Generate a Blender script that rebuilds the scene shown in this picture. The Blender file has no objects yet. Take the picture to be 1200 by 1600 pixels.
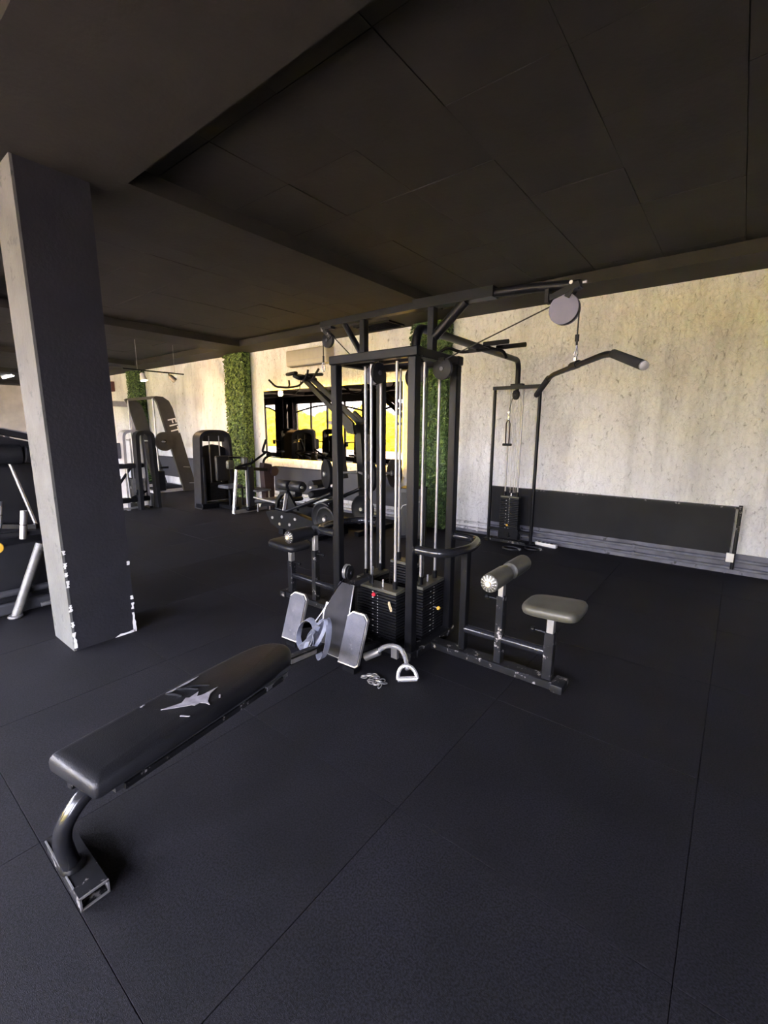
import bpy, bmesh, math, random
from mathutils import Vector, Matrix
random.seed(7)
R = math.radians
scene = bpy.context.scene
COL = scene.collection

# ------------------------------------------------------------------ camera
YAW, PITCH, ROLL, CAM_Z = R(38.12), R(10.62), R(0.24), 1.6
fwd = Vector((-math.sin(YAW) * math.cos(PITCH), math.cos(YAW) * math.cos(PITCH), -math.sin(PITCH)))
rgt = Vector((math.cos(YAW), math.sin(YAW), 0))
upv = rgt.cross(fwd)
r2 = math.cos(ROLL) * rgt + math.sin(ROLL) * upv
u2 = -math.sin(ROLL) * rgt + math.cos(ROLL) * upv
cam_data = bpy.data.cameras.new('camera')
cam_data.sensor_fit = 'HORIZONTAL'
cam_data.sensor_width = 36
cam_data.lens = 700 / 1200 * 36
cam_data.clip_start = 0.05
cam = bpy.data.objects.new('camera', cam_data)
cam.matrix_world = Matrix((
    (r2.x, u2.x, -fwd.x, 0), (r2.y, u2.y, -fwd.y, 0), (r2.z, u2.z, -fwd.z, CAM_Z), (0, 0, 0, 1)))
COL.objects.link(cam)
scene.camera = cam

# ------------------------------------------------------------------ light and exposure
SKY_STRENGTH = 8.6
SUN_STRENGTH = 7.0
scene.view_settings.view_transform = 'Standard'
scene.view_settings.look = 'None'
scene.view_settings.gamma = 1
scene.view_settings.use_curve_mapping = False
scene.view_settings.exposure = 3.12
scene.cycles.use_denoising = True
scene.cycles.max_bounces = 8
scene.cycles.diffuse_bounces = 5
scene.cycles.glossy_bounces = 5
scene.cycles.transparent_max_bounces = 12
scene.cycles.sample_clamp_indirect = 6.0
scene.cycles.caustics_reflective = False
scene.cycles.caustics_refractive = False

world = bpy.data.worlds.new('sky')
scene.world = world
world.use_nodes = True
bg = world.node_tree.nodes['Background']
bg.inputs['Color'].default_value = (0.82, 0.80, 1.0, 1)
bg.inputs['Strength'].default_value = SKY_STRENGTH

sun_data = bpy.data.lights.new('sun', 'SUN')
sun_data.energy = SUN_STRENGTH
sun_data.angle = R(1)
sun_data.color = (1.0, 0.90, 0.72)
sun = bpy.data.objects.new('sun', sun_data)
sun.rotation_euler = Vector((-0.25, 0.62, 0.74)).to_track_quat('Z', 'Y').to_euler()
COL.objects.link(sun)

WIN_Y = -4.0
WIN_BAYS = [(-22.7, -20.4), (-19.75, -19.3), (-18.95, -14.15), (-13.1, -8.95), (-8.05, -4.3), (-3.35, 0.45), (1.35, 2.9)]  # last bay, behind the camera, is added to brighten the right wall
for a, b in WIN_BAYS:                                   # portals: sampling aids for the sky seen through each window
    ld = bpy.data.lights.new('window_portal', 'AREA')
    ld.shape = 'RECTANGLE'
    ld.size = b - a
    ld.size_y = 2.8
    ld.cycles.is_portal = True
    lo = bpy.data.objects.new('window_portal', ld)
    lo.location = ((a + b) / 2, WIN_Y + 0.02, 1.5)
    lo.rotation_euler = (R(90), 0, 0)
    COL.objects.link(lo)
    lo.rotation_euler = Vector((0, -1, 0)).to_track_quat('Z', 'Y').to_euler()

# ------------------------------------------------------------------ materials
def nt(m):
    m.use_nodes = True
    return m.node_tree, m.node_tree.nodes['Principled BSDF']

def mat(name, col, rough=0.5, metal=0.0, vary=0.15, scale=12.0, bump=0.0, bscale=60.0, spec=0.5, scuff=None, scuff_amt=0.66, scuff_scale=9.0, stretch=(1, 1, 1), rand=0.0):
    m = bpy.data.materials.new(name)
    t, p = nt(m)
    N, L = t.nodes, t.links
    tc = N.new('ShaderNodeTexCoord')
    mp = N.new('ShaderNodeMapping')
    mp.inputs['Scale'].default_value = stretch
    L.new(tc.outputs['Object'], mp.inputs['Vector'])
    n1 = N.new('ShaderNodeTexNoise')
    n1.inputs['Scale'].default_value = scale
    n1.inputs['Detail'].default_value = 5
    L.new(mp.outputs['Vector'], n1.inputs['Vector'])
    ramp = N.new('ShaderNodeMapRange')
    ramp.inputs['From Min'].default_value = 0.3
    ramp.inputs['From Max'].default_value = 0.7
    ramp.inputs['To Min'].default_value = 1 - vary
    ramp.inputs['To Max'].default_value = 1 + vary
    L.new(n1.outputs['Fac'], ramp.inputs['Value'])
    fac = ramp.outputs['Result']
    if rand:
        oi = N.new('ShaderNodeObjectInfo')
        rr = N.new('ShaderNodeMapRange')
        rr.inputs['To Min'].default_value = 1 - rand
        rr.inputs['To Max'].default_value = 1 + rand
        L.new(oi.outputs['Random'], rr.inputs['Value'])
        mm = N.new('ShaderNodeMath')
        mm.operation = 'MULTIPLY'
        L.new(fac, mm.inputs[0])
        L.new(rr.outputs['Result'], mm.inputs[1])
        fac = mm.outputs[0]
    mul = N.new('ShaderNodeVectorMath')
    mul.operation = 'SCALE'
    mul.inputs[0].default_value = col[:3]
    L.new(fac, mul.inputs['Scale'])
    out = mul.outputs['Vector']
    if scuff:
        n2 = N.new('ShaderNodeTexNoise')
        n2.inputs['Scale'].default_value = scuff_scale
        n2.inputs['Detail'].default_value = 9
        n2.inputs['Roughness'].default_value = 0.7
        L.new(tc.outputs['Object'], n2.inputs['Vector'])
        th = N.new('ShaderNodeMapRange')
        th.inputs['From Min'].default_value = scuff_amt
        th.inputs['From Max'].default_value = scuff_amt + 0.05
        L.new(n2.outputs['Fac'], th.inputs['Value'])
        mx = N.new('ShaderNodeMix')
        mx.data_type = 'RGBA'
        L.new(th.outputs['Result'], mx.inputs['Factor'])
        L.new(out, mx.inputs['A'])
        mx.inputs['B'].default_value = (*scuff, 1)
        out = mx.outputs['Result']
    L.new(out, p.inputs['Base Color'])
    p.inputs['Roughness'].default_value = rough
    p.inputs['Metallic'].default_value = metal
    p.inputs['Specular IOR Level'].default_value = spec
    if bump:
        n3 = N.new('ShaderNodeTexNoise')
        n3.inputs['Scale'].default_value = bscale
        n3.inputs['Detail'].default_value = 4
        L.new(mp.outputs['Vector'], n3.inputs['Vector'])
        bp = N.new('ShaderNodeBump')
        bp.inputs['Strength'].default_value = bump
        bp.inputs['Distance'].default_value = 0.01
        L.new(n3.outputs['Fac'], bp.inputs['Height'])
        L.new(bp.outputs['Normal'], p.inputs['Normal'])
    return m

def speckle(m, scale, lo, hi):
    t = m.node_tree
    N, L = t.nodes, t.links
    p = N['Principled BSDF']
    src = p.inputs['Base Color'].links[0].from_socket
    geo = N.new('ShaderNodeNewGeometry')
    n = N.new('ShaderNodeTexNoise')
    n.inputs['Scale'].default_value = scale
    n.inputs['Detail'].default_value = 2
    L.new(geo.outputs['Position'], n.inputs['Vector'])
    r = N.new('ShaderNodeMapRange')
    r.inputs['From Min'].default_value = 0.35
    r.inputs['From Max'].default_value = 0.65
    r.inputs['To Min'].default_value = lo
    r.inputs['To Max'].default_value = hi
    L.new(n.outputs['Fac'], r.inputs['Value'])
    v = N.new('ShaderNodeVectorMath')
    v.operation = 'SCALE'
    L.new(src, v.inputs[0])
    L.new(r.outputs['Result'], v.inputs['Scale'])
    L.new(v.outputs['Vector'], p.inputs['Base Color'])

def emit(name, col, strength):
    m = bpy.data.materials.new(name)
    t, p = nt(m)
    p.inputs['Base Color'].default_value = (*col, 1)
    p.inputs['Emission Color'].default_value = (*col, 1)
    p.inputs['Emission Strength'].default_value = strength
    return m

def plaster_material():
    m = bpy.data.materials.new('rough_white_plaster')
    t, p = nt(m)
    N, L = t.nodes, t.links
    tc = N.new('ShaderNodeTexCoord')
    mp = N.new('ShaderNodeMapping')
    mp.inputs['Scale'].default_value = (1.6, 1, 0.55)
    L.new(tc.outputs['Object'], mp.inputs['Vector'])
    stain = N.new('ShaderNodeTexNoise')
    stain.inputs['Scale'].default_value = 1.5
    stain.inputs['Detail'].default_value = 6
    stain.inputs['Roughness'].default_value = 0.6
    L.new(mp.outputs['Vector'], stain.inputs['Vector'])
    cr = N.new('ShaderNodeValToRGB')
    cr.color_ramp.elements[0].position = 0.30
    cr.color_ramp.elements[0].color = (0.68, 0.67, 0.69, 1)
    cr.color_ramp.elements[1].position = 0.56
    cr.color_ramp.elements[1].color = (0.88, 0.88, 0.90, 1)
    L.new(stain.outputs['Fac'], cr.inputs['Fac'])
    mp2 = N.new('ShaderNodeMapping')
    mp2.inputs['Scale'].default_value = (1, 1, 0.45)
    L.new(tc.outputs['Object'], mp2.inputs['Vector'])
    crack = N.new('ShaderNodeTexNoise')
    crack.inputs['Scale'].default_value = 26
    crack.inputs['Detail'].default_value = 8
    crack.inputs['Roughness'].default_value = 0.65
    crack.inputs['Distortion'].default_value = 0.8
    L.new(mp2.outputs['Vector'], crack.inputs['Vector'])
    th = N.new('ShaderNodeMapRange')
    th.inputs['From Min'].default_value = 0.30
    th.inputs['From Max'].default_value = 0.42
    th.inputs['To Min'].default_value = 0.50
    th.inputs['To Max'].default_value = 1.0
    L.new(crack.outputs['Fac'], th.inputs['Value'])
    mul = N.new('ShaderNodeVectorMath')
    mul.operation = 'SCALE'
    L.new(cr.outputs['Color'], mul.inputs[0])
    L.new(th.outputs['Result'], mul.inputs['Scale'])
    mp3 = N.new('ShaderNodeMapping')
    mp3.inputs['Scale'].default_value = (4.2, 1, 0.30)
    mp3.inputs['Location'].default_value = (1.3, 0, 0.4)
    L.new(tc.outputs['Object'], mp3.inputs['Vector'])
    streak = N.new('ShaderNodeTexNoise')
    streak.inputs['Scale'].default_value = 1.2
    streak.inputs['Detail'].default_value = 5
    L.new(mp3.outputs['Vector'], streak.inputs['Vector'])
    sm = N.new('ShaderNodeMapRange')
    sm.inputs['From Min'].default_value = 0.34
    sm.inputs['From Max'].default_value = 0.50
    sm.inputs['To Min'].default_value = 0.86
    sm.inputs['To Max'].default_value = 1.0
    L.new(streak.outputs['Fac'], sm.inputs['Value'])
    mul2 = N.new('ShaderNodeVectorMath')
    mul2.operation = 'SCALE'
    L.new(mul.outputs['Vector'], mul2.inputs[0])
    L.new(sm.outputs['Result'], mul2.inputs['Scale'])
    L.new(mul2.outputs['Vector'], p.inputs['Base Color'])
    p.inputs['Roughness'].default_value = 0.85
    p.inputs['Specular IOR Level'].default_value = 0.2
    big = N.new('ShaderNodeTexNoise')
    big.inputs['Scale'].default_value = 9
    big.inputs['Detail'].default_value = 7
    L.new(mp2.outputs['Vector'], big.inputs['Vector'])
    add = N.new('ShaderNodeMath')
    add.operation = 'ADD'
    L.new(crack.outputs['Fac'], add.inputs[0])
    L.new(big.outputs['Fac'], add.inputs[1])
    bp = N.new('ShaderNodeBump')
    bp.inputs['Strength'].default_value = 1.0
    bp.inputs['Distance'].default_value = 0.05
    L.new(add.outputs[0], bp.inputs['Height'])
    L.new(bp.outputs['Normal'], p.inputs['Normal'])
    return m

def glass_material():
    m = bpy.data.materials.new('window_glass')
    t, p = nt(m)
    N, L = t.nodes, t.links
    N.remove(p)
    tr = N.new('ShaderNodeBsdfTransparent')
    tr.inputs['Color'].default_value = (0.93, 0.95, 0.95, 1)
    gl = N.new('ShaderNodeBsdfGlossy')
    gl.inputs['Roughness'].default_value = 0.02
    mx = N.new('ShaderNodeMixShader')
    mx.inputs['Fac'].default_value = 0.06
    L.new(tr.outputs[0], mx.inputs[1])
    L.new(gl.outputs[0], mx.inputs[2])
    L.new(mx.outputs[0], N['Material Output'].inputs['Surface'])
    return m

M = {}
M['rubber'] = mat('black_rubber_floor', (0.0085, 0.008, 0.0112), rough=0.72, vary=0.3, scale=2.2, bump=0.35, bscale=420, spec=0.22, rand=0.16)
M['ceil'] = mat('black_ceiling_paint', (0.021, 0.0188, 0.015), rough=0.75, vary=0.2, scale=3, bump=0.2, bscale=30, spec=0.25)
M['ceilpanel'] = mat('black_ceiling_panel', (0.019, 0.017, 0.0135), rough=0.7, vary=0.2, scale=2.5, bump=0.2, bscale=20, spec=0.25, rand=0.1)
speckle(M['rubber'], 150, 0.3, 1.75)
M['plaster'] = plaster_material()
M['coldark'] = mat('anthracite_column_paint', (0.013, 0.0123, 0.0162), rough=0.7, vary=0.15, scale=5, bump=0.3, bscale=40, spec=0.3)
M['collight'] = mat('pale_stained_column_face', (0.088, 0.088, 0.082), rough=0.75, vary=0.2, scale=4, bump=0.3, bscale=30, scuff=(0.05, 0.055, 0.05), scuff_amt=0.58, scuff_scale=7)
M['chip'] = mat('chipped_white_plaster', (0.75, 0.74, 0.72), rough=0.9)
M['black'] = mat('black_painted_steel', (0.0055, 0.0055, 0.0065), rough=0.36, vary=0.3, scuff=(0.16, 0.15, 0.14), scuff_amt=0.70, scuff_scale=14, spec=0.16)
M['blackworn'] = mat('worn_black_steel', (0.011, 0.011, 0.0125), rough=0.45, vary=0.3, scuff=(0.30, 0.28, 0.27), scuff_amt=0.585, scuff_scale=16, spec=0.16)
M['dkgrey'] = mat('dark_grey_plastic', (0.045, 0.045, 0.05), rough=0.45, vary=0.2, spec=0.16)
M['shroud'] = mat('grey_shroud_plastic', (0.026, 0.025, 0.029), rough=0.55, vary=0.2, spec=0.16)
M['olive'] = mat('bronze_grey_panel', (0.05, 0.045, 0.038), rough=0.4, vary=0.1, spec=0.16)
M['chrome'] = mat('chromed_steel', (0.78, 0.77, 0.78), rough=0.26, metal=0.75, vary=0.1)
M['silver'] = mat('bare_grey_steel', (0.42, 0.41, 0.41), rough=0.38, metal=0.8, vary=0.2)
M['rod'] = mat('steel_guide_rod', (0.33, 0.32, 0.32), rough=0.40, metal=0.6, vary=0.1)
M['plate'] = mat('cast_weight_plate', (0.008, 0.008, 0.009), rough=0.45, vary=0.3, spec=0.16)
M['vinyl'] = mat('black_vinyl', (0.011, 0.011, 0.013), rough=0.42, vary=0.2, bump=0.15, bscale=220, spec=0.35)
M['foam'] = mat('black_foam_grip', (0.02, 0.02, 0.021), rough=0.75, vary=0.2, bump=0.2, bscale=150, spec=0.16)
M['olivepad'] = mat('faded_black_vinyl', (0.058, 0.056, 0.044), rough=0.42, vary=0.2, bump=0.15, bscale=150)
M['torn'] = mat('torn_grey_backing', (0.30, 0.28, 0.30), rough=0.85, vary=0.25, scale=40)
M['footpad'] = mat('grey_tread_rubber', (0.085, 0.086, 0.105), rough=0.65, spec=0.3, vary=0.25, scale=10, bump=0.3, bscale=120, scuff=(0.13, 0.13, 0.15), scuff_amt=0.6, scuff_scale=12)
M['disc'] = mat('grey_pulley_plate', (0.085, 0.08, 0.115), rough=0.45, vary=0.1)
M['strap'] = mat('grey_translucent_strap', (0.17, 0.18, 0.23), rough=0.35, vary=0.3)
M['white'] = mat('white_plastic', (0.66, 0.64, 0.60), rough=0.4, vary=0.04)
M['pipe'] = mat('dirty_white_pipe', (0.55, 0.54, 0.56), rough=0.5, vary=0.3, scuff=(0.06, 0.06, 0.06), scuff_amt=0.58, scuff_scale=5)
M['dado'] = mat('grey_blue_dado_paint', (0.11, 0.11, 0.135), rough=0.7, vary=0.4, scale=6, scuff=(0.03, 0.03, 0.03), scuff_amt=0.6, scuff_scale=6)
M['board'] = mat('black_wall_board', (0.012, 0.0117, 0.0135), rough=0.65, vary=0.35, scale=1.6, bump=0.05, bscale=30, spec=0.16)
M['bluegrey'] = mat('blue_grey_wall_board', (0.04, 0.04, 0.052), rough=0.6, vary=0.2, scale=2)
M['yellow'] = mat('yellow_knob', (0.85, 0.48, 0.06), rough=0.35, vary=0.05)
M['cream'] = mat('cream_end_cap', (0.80, 0.62, 0.36), rough=0.4, vary=0.05)
M['red'] = mat('red_knob', (0.6, 0.03, 0.05), rough=0.35, vary=0.05)
M['brown'] = mat('dark_brown_webbing', (0.03, 0.014, 0.014), rough=0.7, vary=0.2)
M['darkred'] = mat('dark_red_box', (0.09, 0.02, 0.015), rough=0.5)
M['mirror'] = mat('bronze_tinted_mirror', (0.21, 0.175, 0.125), rough=0.0, metal=1.0, vary=0.0)
M['led'] = emit('warm_led_strip', (1.0, 0.58, 0.07), 2.4)
M['lamp'] = emit('lit_lamp', (1.0, 0.86, 0.66), 18.0)
M['tubelamp'] = emit('white_tube_lamp', (0.92, 0.90, 1.0), 3.0)
M['glass'] = glass_material()
M['winframe'] = mat('dark_window_frame', (0.02, 0.014, 0.014), rough=0.5)
M['curtain'] = mat('dark_curtain', (0.02, 0.012, 0.016), rough=0.9)
M['frontwall'] = mat('dark_front_wall_paint', (0.05, 0.047, 0.045), rough=0.8)
M['sidewall'] = mat('warm_side_wall_plaster', (0.55, 0.50, 0.44), rough=0.85, vary=0.2, scale=2)
M['ground'] = mat('sunny_paving', (0.52, 0.41, 0.35), rough=0.9, vary=0.2, scale=3)
M['bush'] = mat('yellow_green_foliage', (0.38, 0.30, 0.0004), rough=0.7, vary=0.6, scale=6, bump=0.8, bscale=10)
M['leafA'] = mat('green_artificial_leaf', (0.06, 0.11, 0.032), rough=0.5, vary=0.65, scale=14)
M['leafB'] = mat('pale_green_artificial_leaf', (0.15, 0.23, 0.055), rough=0.5, vary=0.6, scale=14)
M['hedgeback'] = mat('dark_hedge_backing', (0.02, 0.045, 0.012), rough=0.9, vary=0.4)
M['legpaint'] = mat('worn_cream_grey_paint', (0.13, 0.125, 0.11), rough=0.4, vary=0.3, scuff=(0.04, 0.04, 0.04), scuff_amt=0.55)
M['blackgloss'] = mat('glossy_black_tube', (0.012, 0.012, 0.014), rough=0.2, vary=0.2, spec=0.5, scuff=(0.16, 0.15, 0.14), scuff_amt=0.68)
M['acwhite'] = mat('aged_cream_plastic', (0.40, 0.37, 0.31), rough=0.45, vary=0.05)
M['marks'] = mat('white_print', (0.7, 0.68, 0.62), rough=0.5, vary=0.02)
M['greyframe'] = mat('light_grey_steel_frame', (0.36, 0.34, 0.34), rough=0.5, vary=0.1)

# ------------------------------------------------------------------ mesh helpers
def fillet(pts, rad, seg=5):
    pts = [Vector(p) for p in pts]
    out = [pts[0]]
    for i in range(1, len(pts) - 1):
        a, b, c = pts[i - 1], pts[i], pts[i + 1]
        d1, d2 = (a - b), (c - b)
        r = min(rad, d1.length * 0.48, d2.length * 0.48)
        p, q = b + d1.normalized() * r, b + d2.normalized() * r
        for k in range(seg + 1):
            t = k / seg
            out.append((1 - t) ** 2 * p + 2 * t * (1 - t) * b + t * t * q)
    out.append(pts[-1])
    return out

class MB:
    def __init__(s):
        s.v, s.f = [], []
    def add(s, vs, fs):
        o = len(s.v)
        s.v += [tuple(v) for v in vs]
        s.f += [tuple(i + o for i in f) for f in fs]
        return s
    def box(s, c, size, rot=None):
        x, y, z = (k / 2 for k in size)
        vs = [Vector((i * x, j * y, k * z)) for i in (-1, 1) for j in (-1, 1) for k in (-1, 1)]
        if rot is not None:
            vs = [rot @ v for v in vs]
        c = Vector(c)
        return s.add([v + c for v in vs], [(0, 1, 3, 2), (4, 6, 7, 5), (0, 4, 5, 1), (2, 3, 7, 6), (0, 2, 6, 4), (1, 5, 7, 3)])
    def span(s, x0, x1, y0, y1, z0, z1):
        return s.box(((x0 + x1) / 2, (y0 + y1) / 2, (z0 + z1) / 2), (x1 - x0, y1 - y0, z1 - z0))
    def rbox(s, c, size, bev, seg=2, rot=None):
        bm = bmesh.new()
        bmesh.ops.create_cube(bm, size=1)
        for v in bm.verts:
            v.co = Vector((v.co.x * size[0], v.co.y * size[1], v.co.z * size[2]))
        bmesh.ops.bevel(bm, geom=list(bm.edges), offset=bev, segments=seg, profile=0.5, affect='EDGES')
        bm.verts.index_update()
        c = Vector(c)
        s.add([((rot @ v.co) if rot is not None else v.co) + c for v in bm.verts], [[v.index for v in f.verts] for f in bm.faces])
        bm.free()
        return s
    def bar(s, p, q, w, h, up=(0, 0, 1)):
        p, q = Vector(p), Vector(q)
        d = (q - p).normalized()
        up = Vector(up)
        if abs(d.dot(up)) > 0.98:
            up = Vector((0, 1, 0))
        side = d.cross(up).normalized()
        u = side.cross(d)
        vs = [e + side * (i * w / 2) + u * (j * h / 2) for e in (p, q) for i, j in ((-1, -1), (1, -1), (1, 1), (-1, 1))]
        return s.add(vs, [(3, 2, 1, 0), (4, 5, 6, 7), (0, 1, 5, 4), (1, 2, 6, 5), (2, 3, 7, 6), (3, 0, 4, 7)])
    def tube(s, pts, r, n=10, closed=False):
        pts = [Vector(p) for p in pts]
        m = len(pts)
        rs = r if isinstance(r, (list, tuple)) else [r] * m
        tang = []
        for i in range(m):
            if closed:
                t = pts[(i + 1) % m] - pts[i - 1]
            else:
                t = pts[min(i + 1, m - 1)] - pts[max(i - 1, 0)]
            tang.append(t.normalized())
        ref = Vector((0, 0, 1)) if abs(tang[0].z) < 0.9 else Vector((1, 0, 0))
        nrm = (ref - tang[0] * ref.dot(tang[0])).normalized()
        vs = []
        for i in range(m):
            if i:
                nrm = (nrm - tang[i] * nrm.dot(tang[i])).normalized()
            b = tang[i].cross(nrm)
            for k in range(n):
                a = 2 * math.pi * k / n
                vs.append(pts[i] + (nrm * math.cos(a) + b * math.sin(a)) * rs[i])
        fs = []
        for i in range(m if closed else m - 1):
            j = (i + 1) % m
            for k in range(n):
                l = (k + 1) % n
                fs.append((i * n + k, i * n + l, j * n + l, j * n + k))
        if not closed:
            fs.append(tuple(range(n - 1, -1, -1)))
            fs.append(tuple((m - 1) * n + k for k in range(n)))
        return s.add(vs, fs)
    def lathe(s, c, axis, prof, n=20):
        c, ax = Vector(c), Vector(axis).normalized()
        ref = Vector((0, 0, 1)) if abs(ax.z) < 0.9 else Vector((1, 0, 0))
        u = (ref - ax * ref.dot(ax)).normalized()
        w = ax.cross(u)
        vs = []
        for r, h in prof:
            for k in range(n):
                a = 2 * math.pi * k / n
                vs.append(c + ax * h + (u * math.cos(a) + w * math.sin(a)) * max(r, 1e-4))
        fs = []
        for i in range(len(prof) - 1):
            for k in range(n):
                l = (k + 1) % n
                fs.append((i * n + k, i * n + l, (i + 1) * n + l, (i + 1) * n + k))
        fs.append(tuple(range(n - 1, -1, -1)))
        fs.append(tuple((len(prof) - 1) * n + k for k in range(n)))
        return s.add(vs, fs)
    def disc(s, c, axis, r, t, n=20):
        b = min(r * 0.12, t * 0.3)
        return s.lathe(c, axis, [(r - b, -t / 2), (r, -t / 2 + b), (r, t / 2 - b), (r - b, t / 2)], n)
    def prism(s, poly, d, fn):
        # poly 2d, thickness d, fn(a, b, t) -> 3d
        n = len(poly)
        vs = [fn(a, b, -d / 2) for a, b in poly] + [fn(a, b, d / 2) for a, b in poly]
        fs = [tuple(range(n - 1, -1, -1)), tuple(range(n, 2 * n))]
        fs += [(i, (i + 1) % n, n + (i + 1) % n, n + i) for i in range(n)]
        return s.add(vs, fs)
    def band(s, path, w, d, fn):
        # planar strip of width w swept along a 2d path, thickness d
        P = [Vector(p) for p in path]
        m = len(P)
        L_, R_ = [], []
        for i in range(m):
            t = (P[min(i + 1, m - 1)] - P[max(i - 1, 0)]).normalized()
            nn = Vector((-t.y, t.x))
            L_.append(P[i] + nn * w / 2)
            R_.append(P[i] - nn * w / 2)
        vs = []
        for i in range(m):
            for q in (L_[i], R_[i]):
                for k in (-d / 2, d / 2):
                    vs.append(fn(q.x, q.y, k))
        fs = []
        for i in range(m - 1):
            a, b = i * 4, i * 4 + 4
            fs += [(a, a + 1, b + 1, b), (a + 1, a + 3, b + 3, b + 1), (a + 3, a + 2, b + 2, b + 3), (a + 2, a, b, b + 2)]
        fs += [(0, 2, 3, 1), ((m - 1) * 4, (m - 1) * 4 + 1, (m - 1) * 4 + 3, (m - 1) * 4 + 2)]
        return s.add(vs, fs)
    def mesh(s, name, m, sharp=40):
        me = bpy.data.meshes.new(name)
        me.from_pydata(s.v, [], s.f)
        me.validate()
        bm = bmesh.new()
        bm.from_mesh(me)
        bmesh.ops.recalc_face_normals(bm, faces=bm.faces)
        bm.to_mesh(me)
        bm.free()
        me.materials.append(M[m] if isinstance(m, str) else m)
        me.polygons.foreach_set('use_smooth', [True] * len(me.polygons))
        me.set_sharp_from_angle(angle=R(sharp))
        return me
    def build(s, name, m, parent=None, loc=(0, 0, 0), rot=(0, 0, 0), sharp=40):
        return put(name, s.mesh(name, m, sharp), parent, loc, rot)

def put(name, me, parent=None, loc=(0, 0, 0), rot=(0, 0, 0)):
    o = bpy.data.objects.new(name, me)
    COL.objects.link(o)
    o.location = loc
    o.rotation_euler = rot
    if parent is not None:
        o.parent = parent
    return o

def tag(o, label=None, cat=None, group=None, kind=None):
    if label: o['label'] = label
    if cat: o['category'] = cat
    if group: o['group'] = group
    if kind: o['kind'] = kind
    return o

def thing(name, label, cat, loc=(0, 0, 0), rz=0.0, group=None):
    o = bpy.data.objects.new(name, None)
    o.empty_display_size = 0.1
    COL.objects.link(o)
    o.location = loc
    o.rotation_euler = (0, 0, rz)
    return tag(o, label, cat, group)

def struct(o):
    o['kind'] = 'structure'
    return o

def copy_tree(o, parent=None):
    c = o.copy()
    COL.objects.link(c)
    if parent is not None:
        c.parent = parent
    for ch in [k for k in bpy.data.objects if k.parent == o]:
        copy_tree(ch, c)
    return c

# ================================================================== THE SETTING
XL, XR, WALL_Y, FY = -23.0, 3.0, 6.24, WIN_Y
Z_BEAM, Z_TOP = 3.20, 3.32

floor = struct(MB().span(XL, XR, FY, WALL_Y, -0.12, -0.012).build('floor', 'rubber'))
tile_cache = {}
xs = [XL] + [(-0.97 + k) for k in range(-22, 4)] + [XR]
ys = [FY] + [(0.34 + k) for k in range(-4, 6)] + [WALL_Y]
for i in range(len(xs) - 1):
    for j in range(len(ys) - 1):
        w, d = xs[i + 1] - xs[i], ys[j + 1] - ys[j]
        key = (round(w, 3), round(d, 3))
        if key not in tile_cache:
            t = MB()
            g, c, h = 0.0013, 0.0004, 0.012
            a0, a1, b0, b1 = -w / 2 + g, w / 2 - g, -d / 2 + g, d / 2 - g
            vs = [(a0, b0, -h), (a1, b0, -h), (a1, b1, -h), (a0, b1, -h),
                  (a0, b0, -c), (a1, b0, -c), (a1, b1, -c), (a0, b1, -c),
                  (a0 + c, b0 + c, 0), (a1 - c, b0 + c, 0), (a1 - c, b1 - c, 0), (a0 + c, b1 - c, 0)]
            fs = [(0, 1, 5, 4), (1, 2, 6, 5), (2, 3, 7, 6), (3, 0, 4, 7), (4, 5, 9, 8), (5, 6, 10, 9), (6, 7, 11, 10), (7, 4, 8, 11), (8, 9, 10, 11)]
            t.add(vs, fs)
            tile_cache[key] = t.mesh('floor_tile', 'rubber', sharp=20)
        put('floor_tile', tile_cache[key], floor, ((xs[i] + xs[i + 1]) / 2, (ys[j] + ys[j + 1]) / 2, random.uniform(-0.0008, 0)))

ceiling = struct(MB().span(XL - 0.3, XR + 0.3, FY - 0.3, WALL_Y + 0.3, 3.345, 3.60).build('ceiling', 'ceil'))
BEAMS = [(-22.9, -22.05), (-18.25, -17.45), (-13.55, -12.85), (-8.90, -8.15), (-4.29, -3.42), (0.47, 1.33)]
for a, b in BEAMS:
    for y0, y1 in ((-3.4, 0.72), (1.57, 5.65)):
        MB().span(a, b, y0, y1, Z_BEAM, 3.345).build('beam', 'ceil', ceiling)
for y0, y1 in ((FY, -3.4), (0.72, 1.57), (5.65, WALL_Y)):
    MB().span(XL, XR, y0, y1, Z_BEAM, 3.345).build('beam', 'ceil', ceiling)
pc = {}
yrows = [1.57, 1.78, 2.40, 3.02, 3.64, 4.26, 4.88, 5.50, 5.65]
for (a, b) in ((-3.42, 0.47), (-8.15, -4.29), (-12.85, -8.90), (-17.45, -13.55)):
    nx = 6
    for i in range(nx):
        for j in range(len(yrows) - 1):
            w, d = (b - a) / nx, yrows[j + 1] - yrows[j]
            key = (round(w, 3), round(d, 3))
            if key not in pc:
                g, c = 0.0015, 0.001
                t = MB()
                a0, a1, b0, b1 = -w / 2 + g, w / 2 - g, -d / 2 + g, d / 2 - g
                t.add([(a0, b0, 0.02), (a1, b0, 0.02), (a1, b1, 0.02), (a0, b1, 0.02),
                       (a0, b0, c), (a1, b0, c), (a1, b1, c), (a0, b1, c),
                       (a0 + c, b0 + c, 0), (a1 - c, b0 + c, 0), (a1 - c, b1 - c, 0), (a0 + c, b1 - c, 0)],
                      [(0, 1, 5, 4), (1, 2, 6, 5), (2, 3, 7, 6), (3, 0, 4, 7), (4, 5, 9, 8), (5, 6, 10, 9), (6, 7, 11, 10), (7, 4, 8, 11), (8, 9, 10, 11)])
                pc[key] = t.mesh('ceiling_panel', 'ceilpanel', sharp=20)
            put('ceiling_panel', pc[key], ceiling, (a + w * (i + .5), (yrows[j] + yrows[j + 1]) / 2, Z_TOP + random.uniform(-0.002, 0.003)),
                (R(random.uniform(-.2, .2)), R(random.uniform(-.2, .2)), 0))

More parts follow.
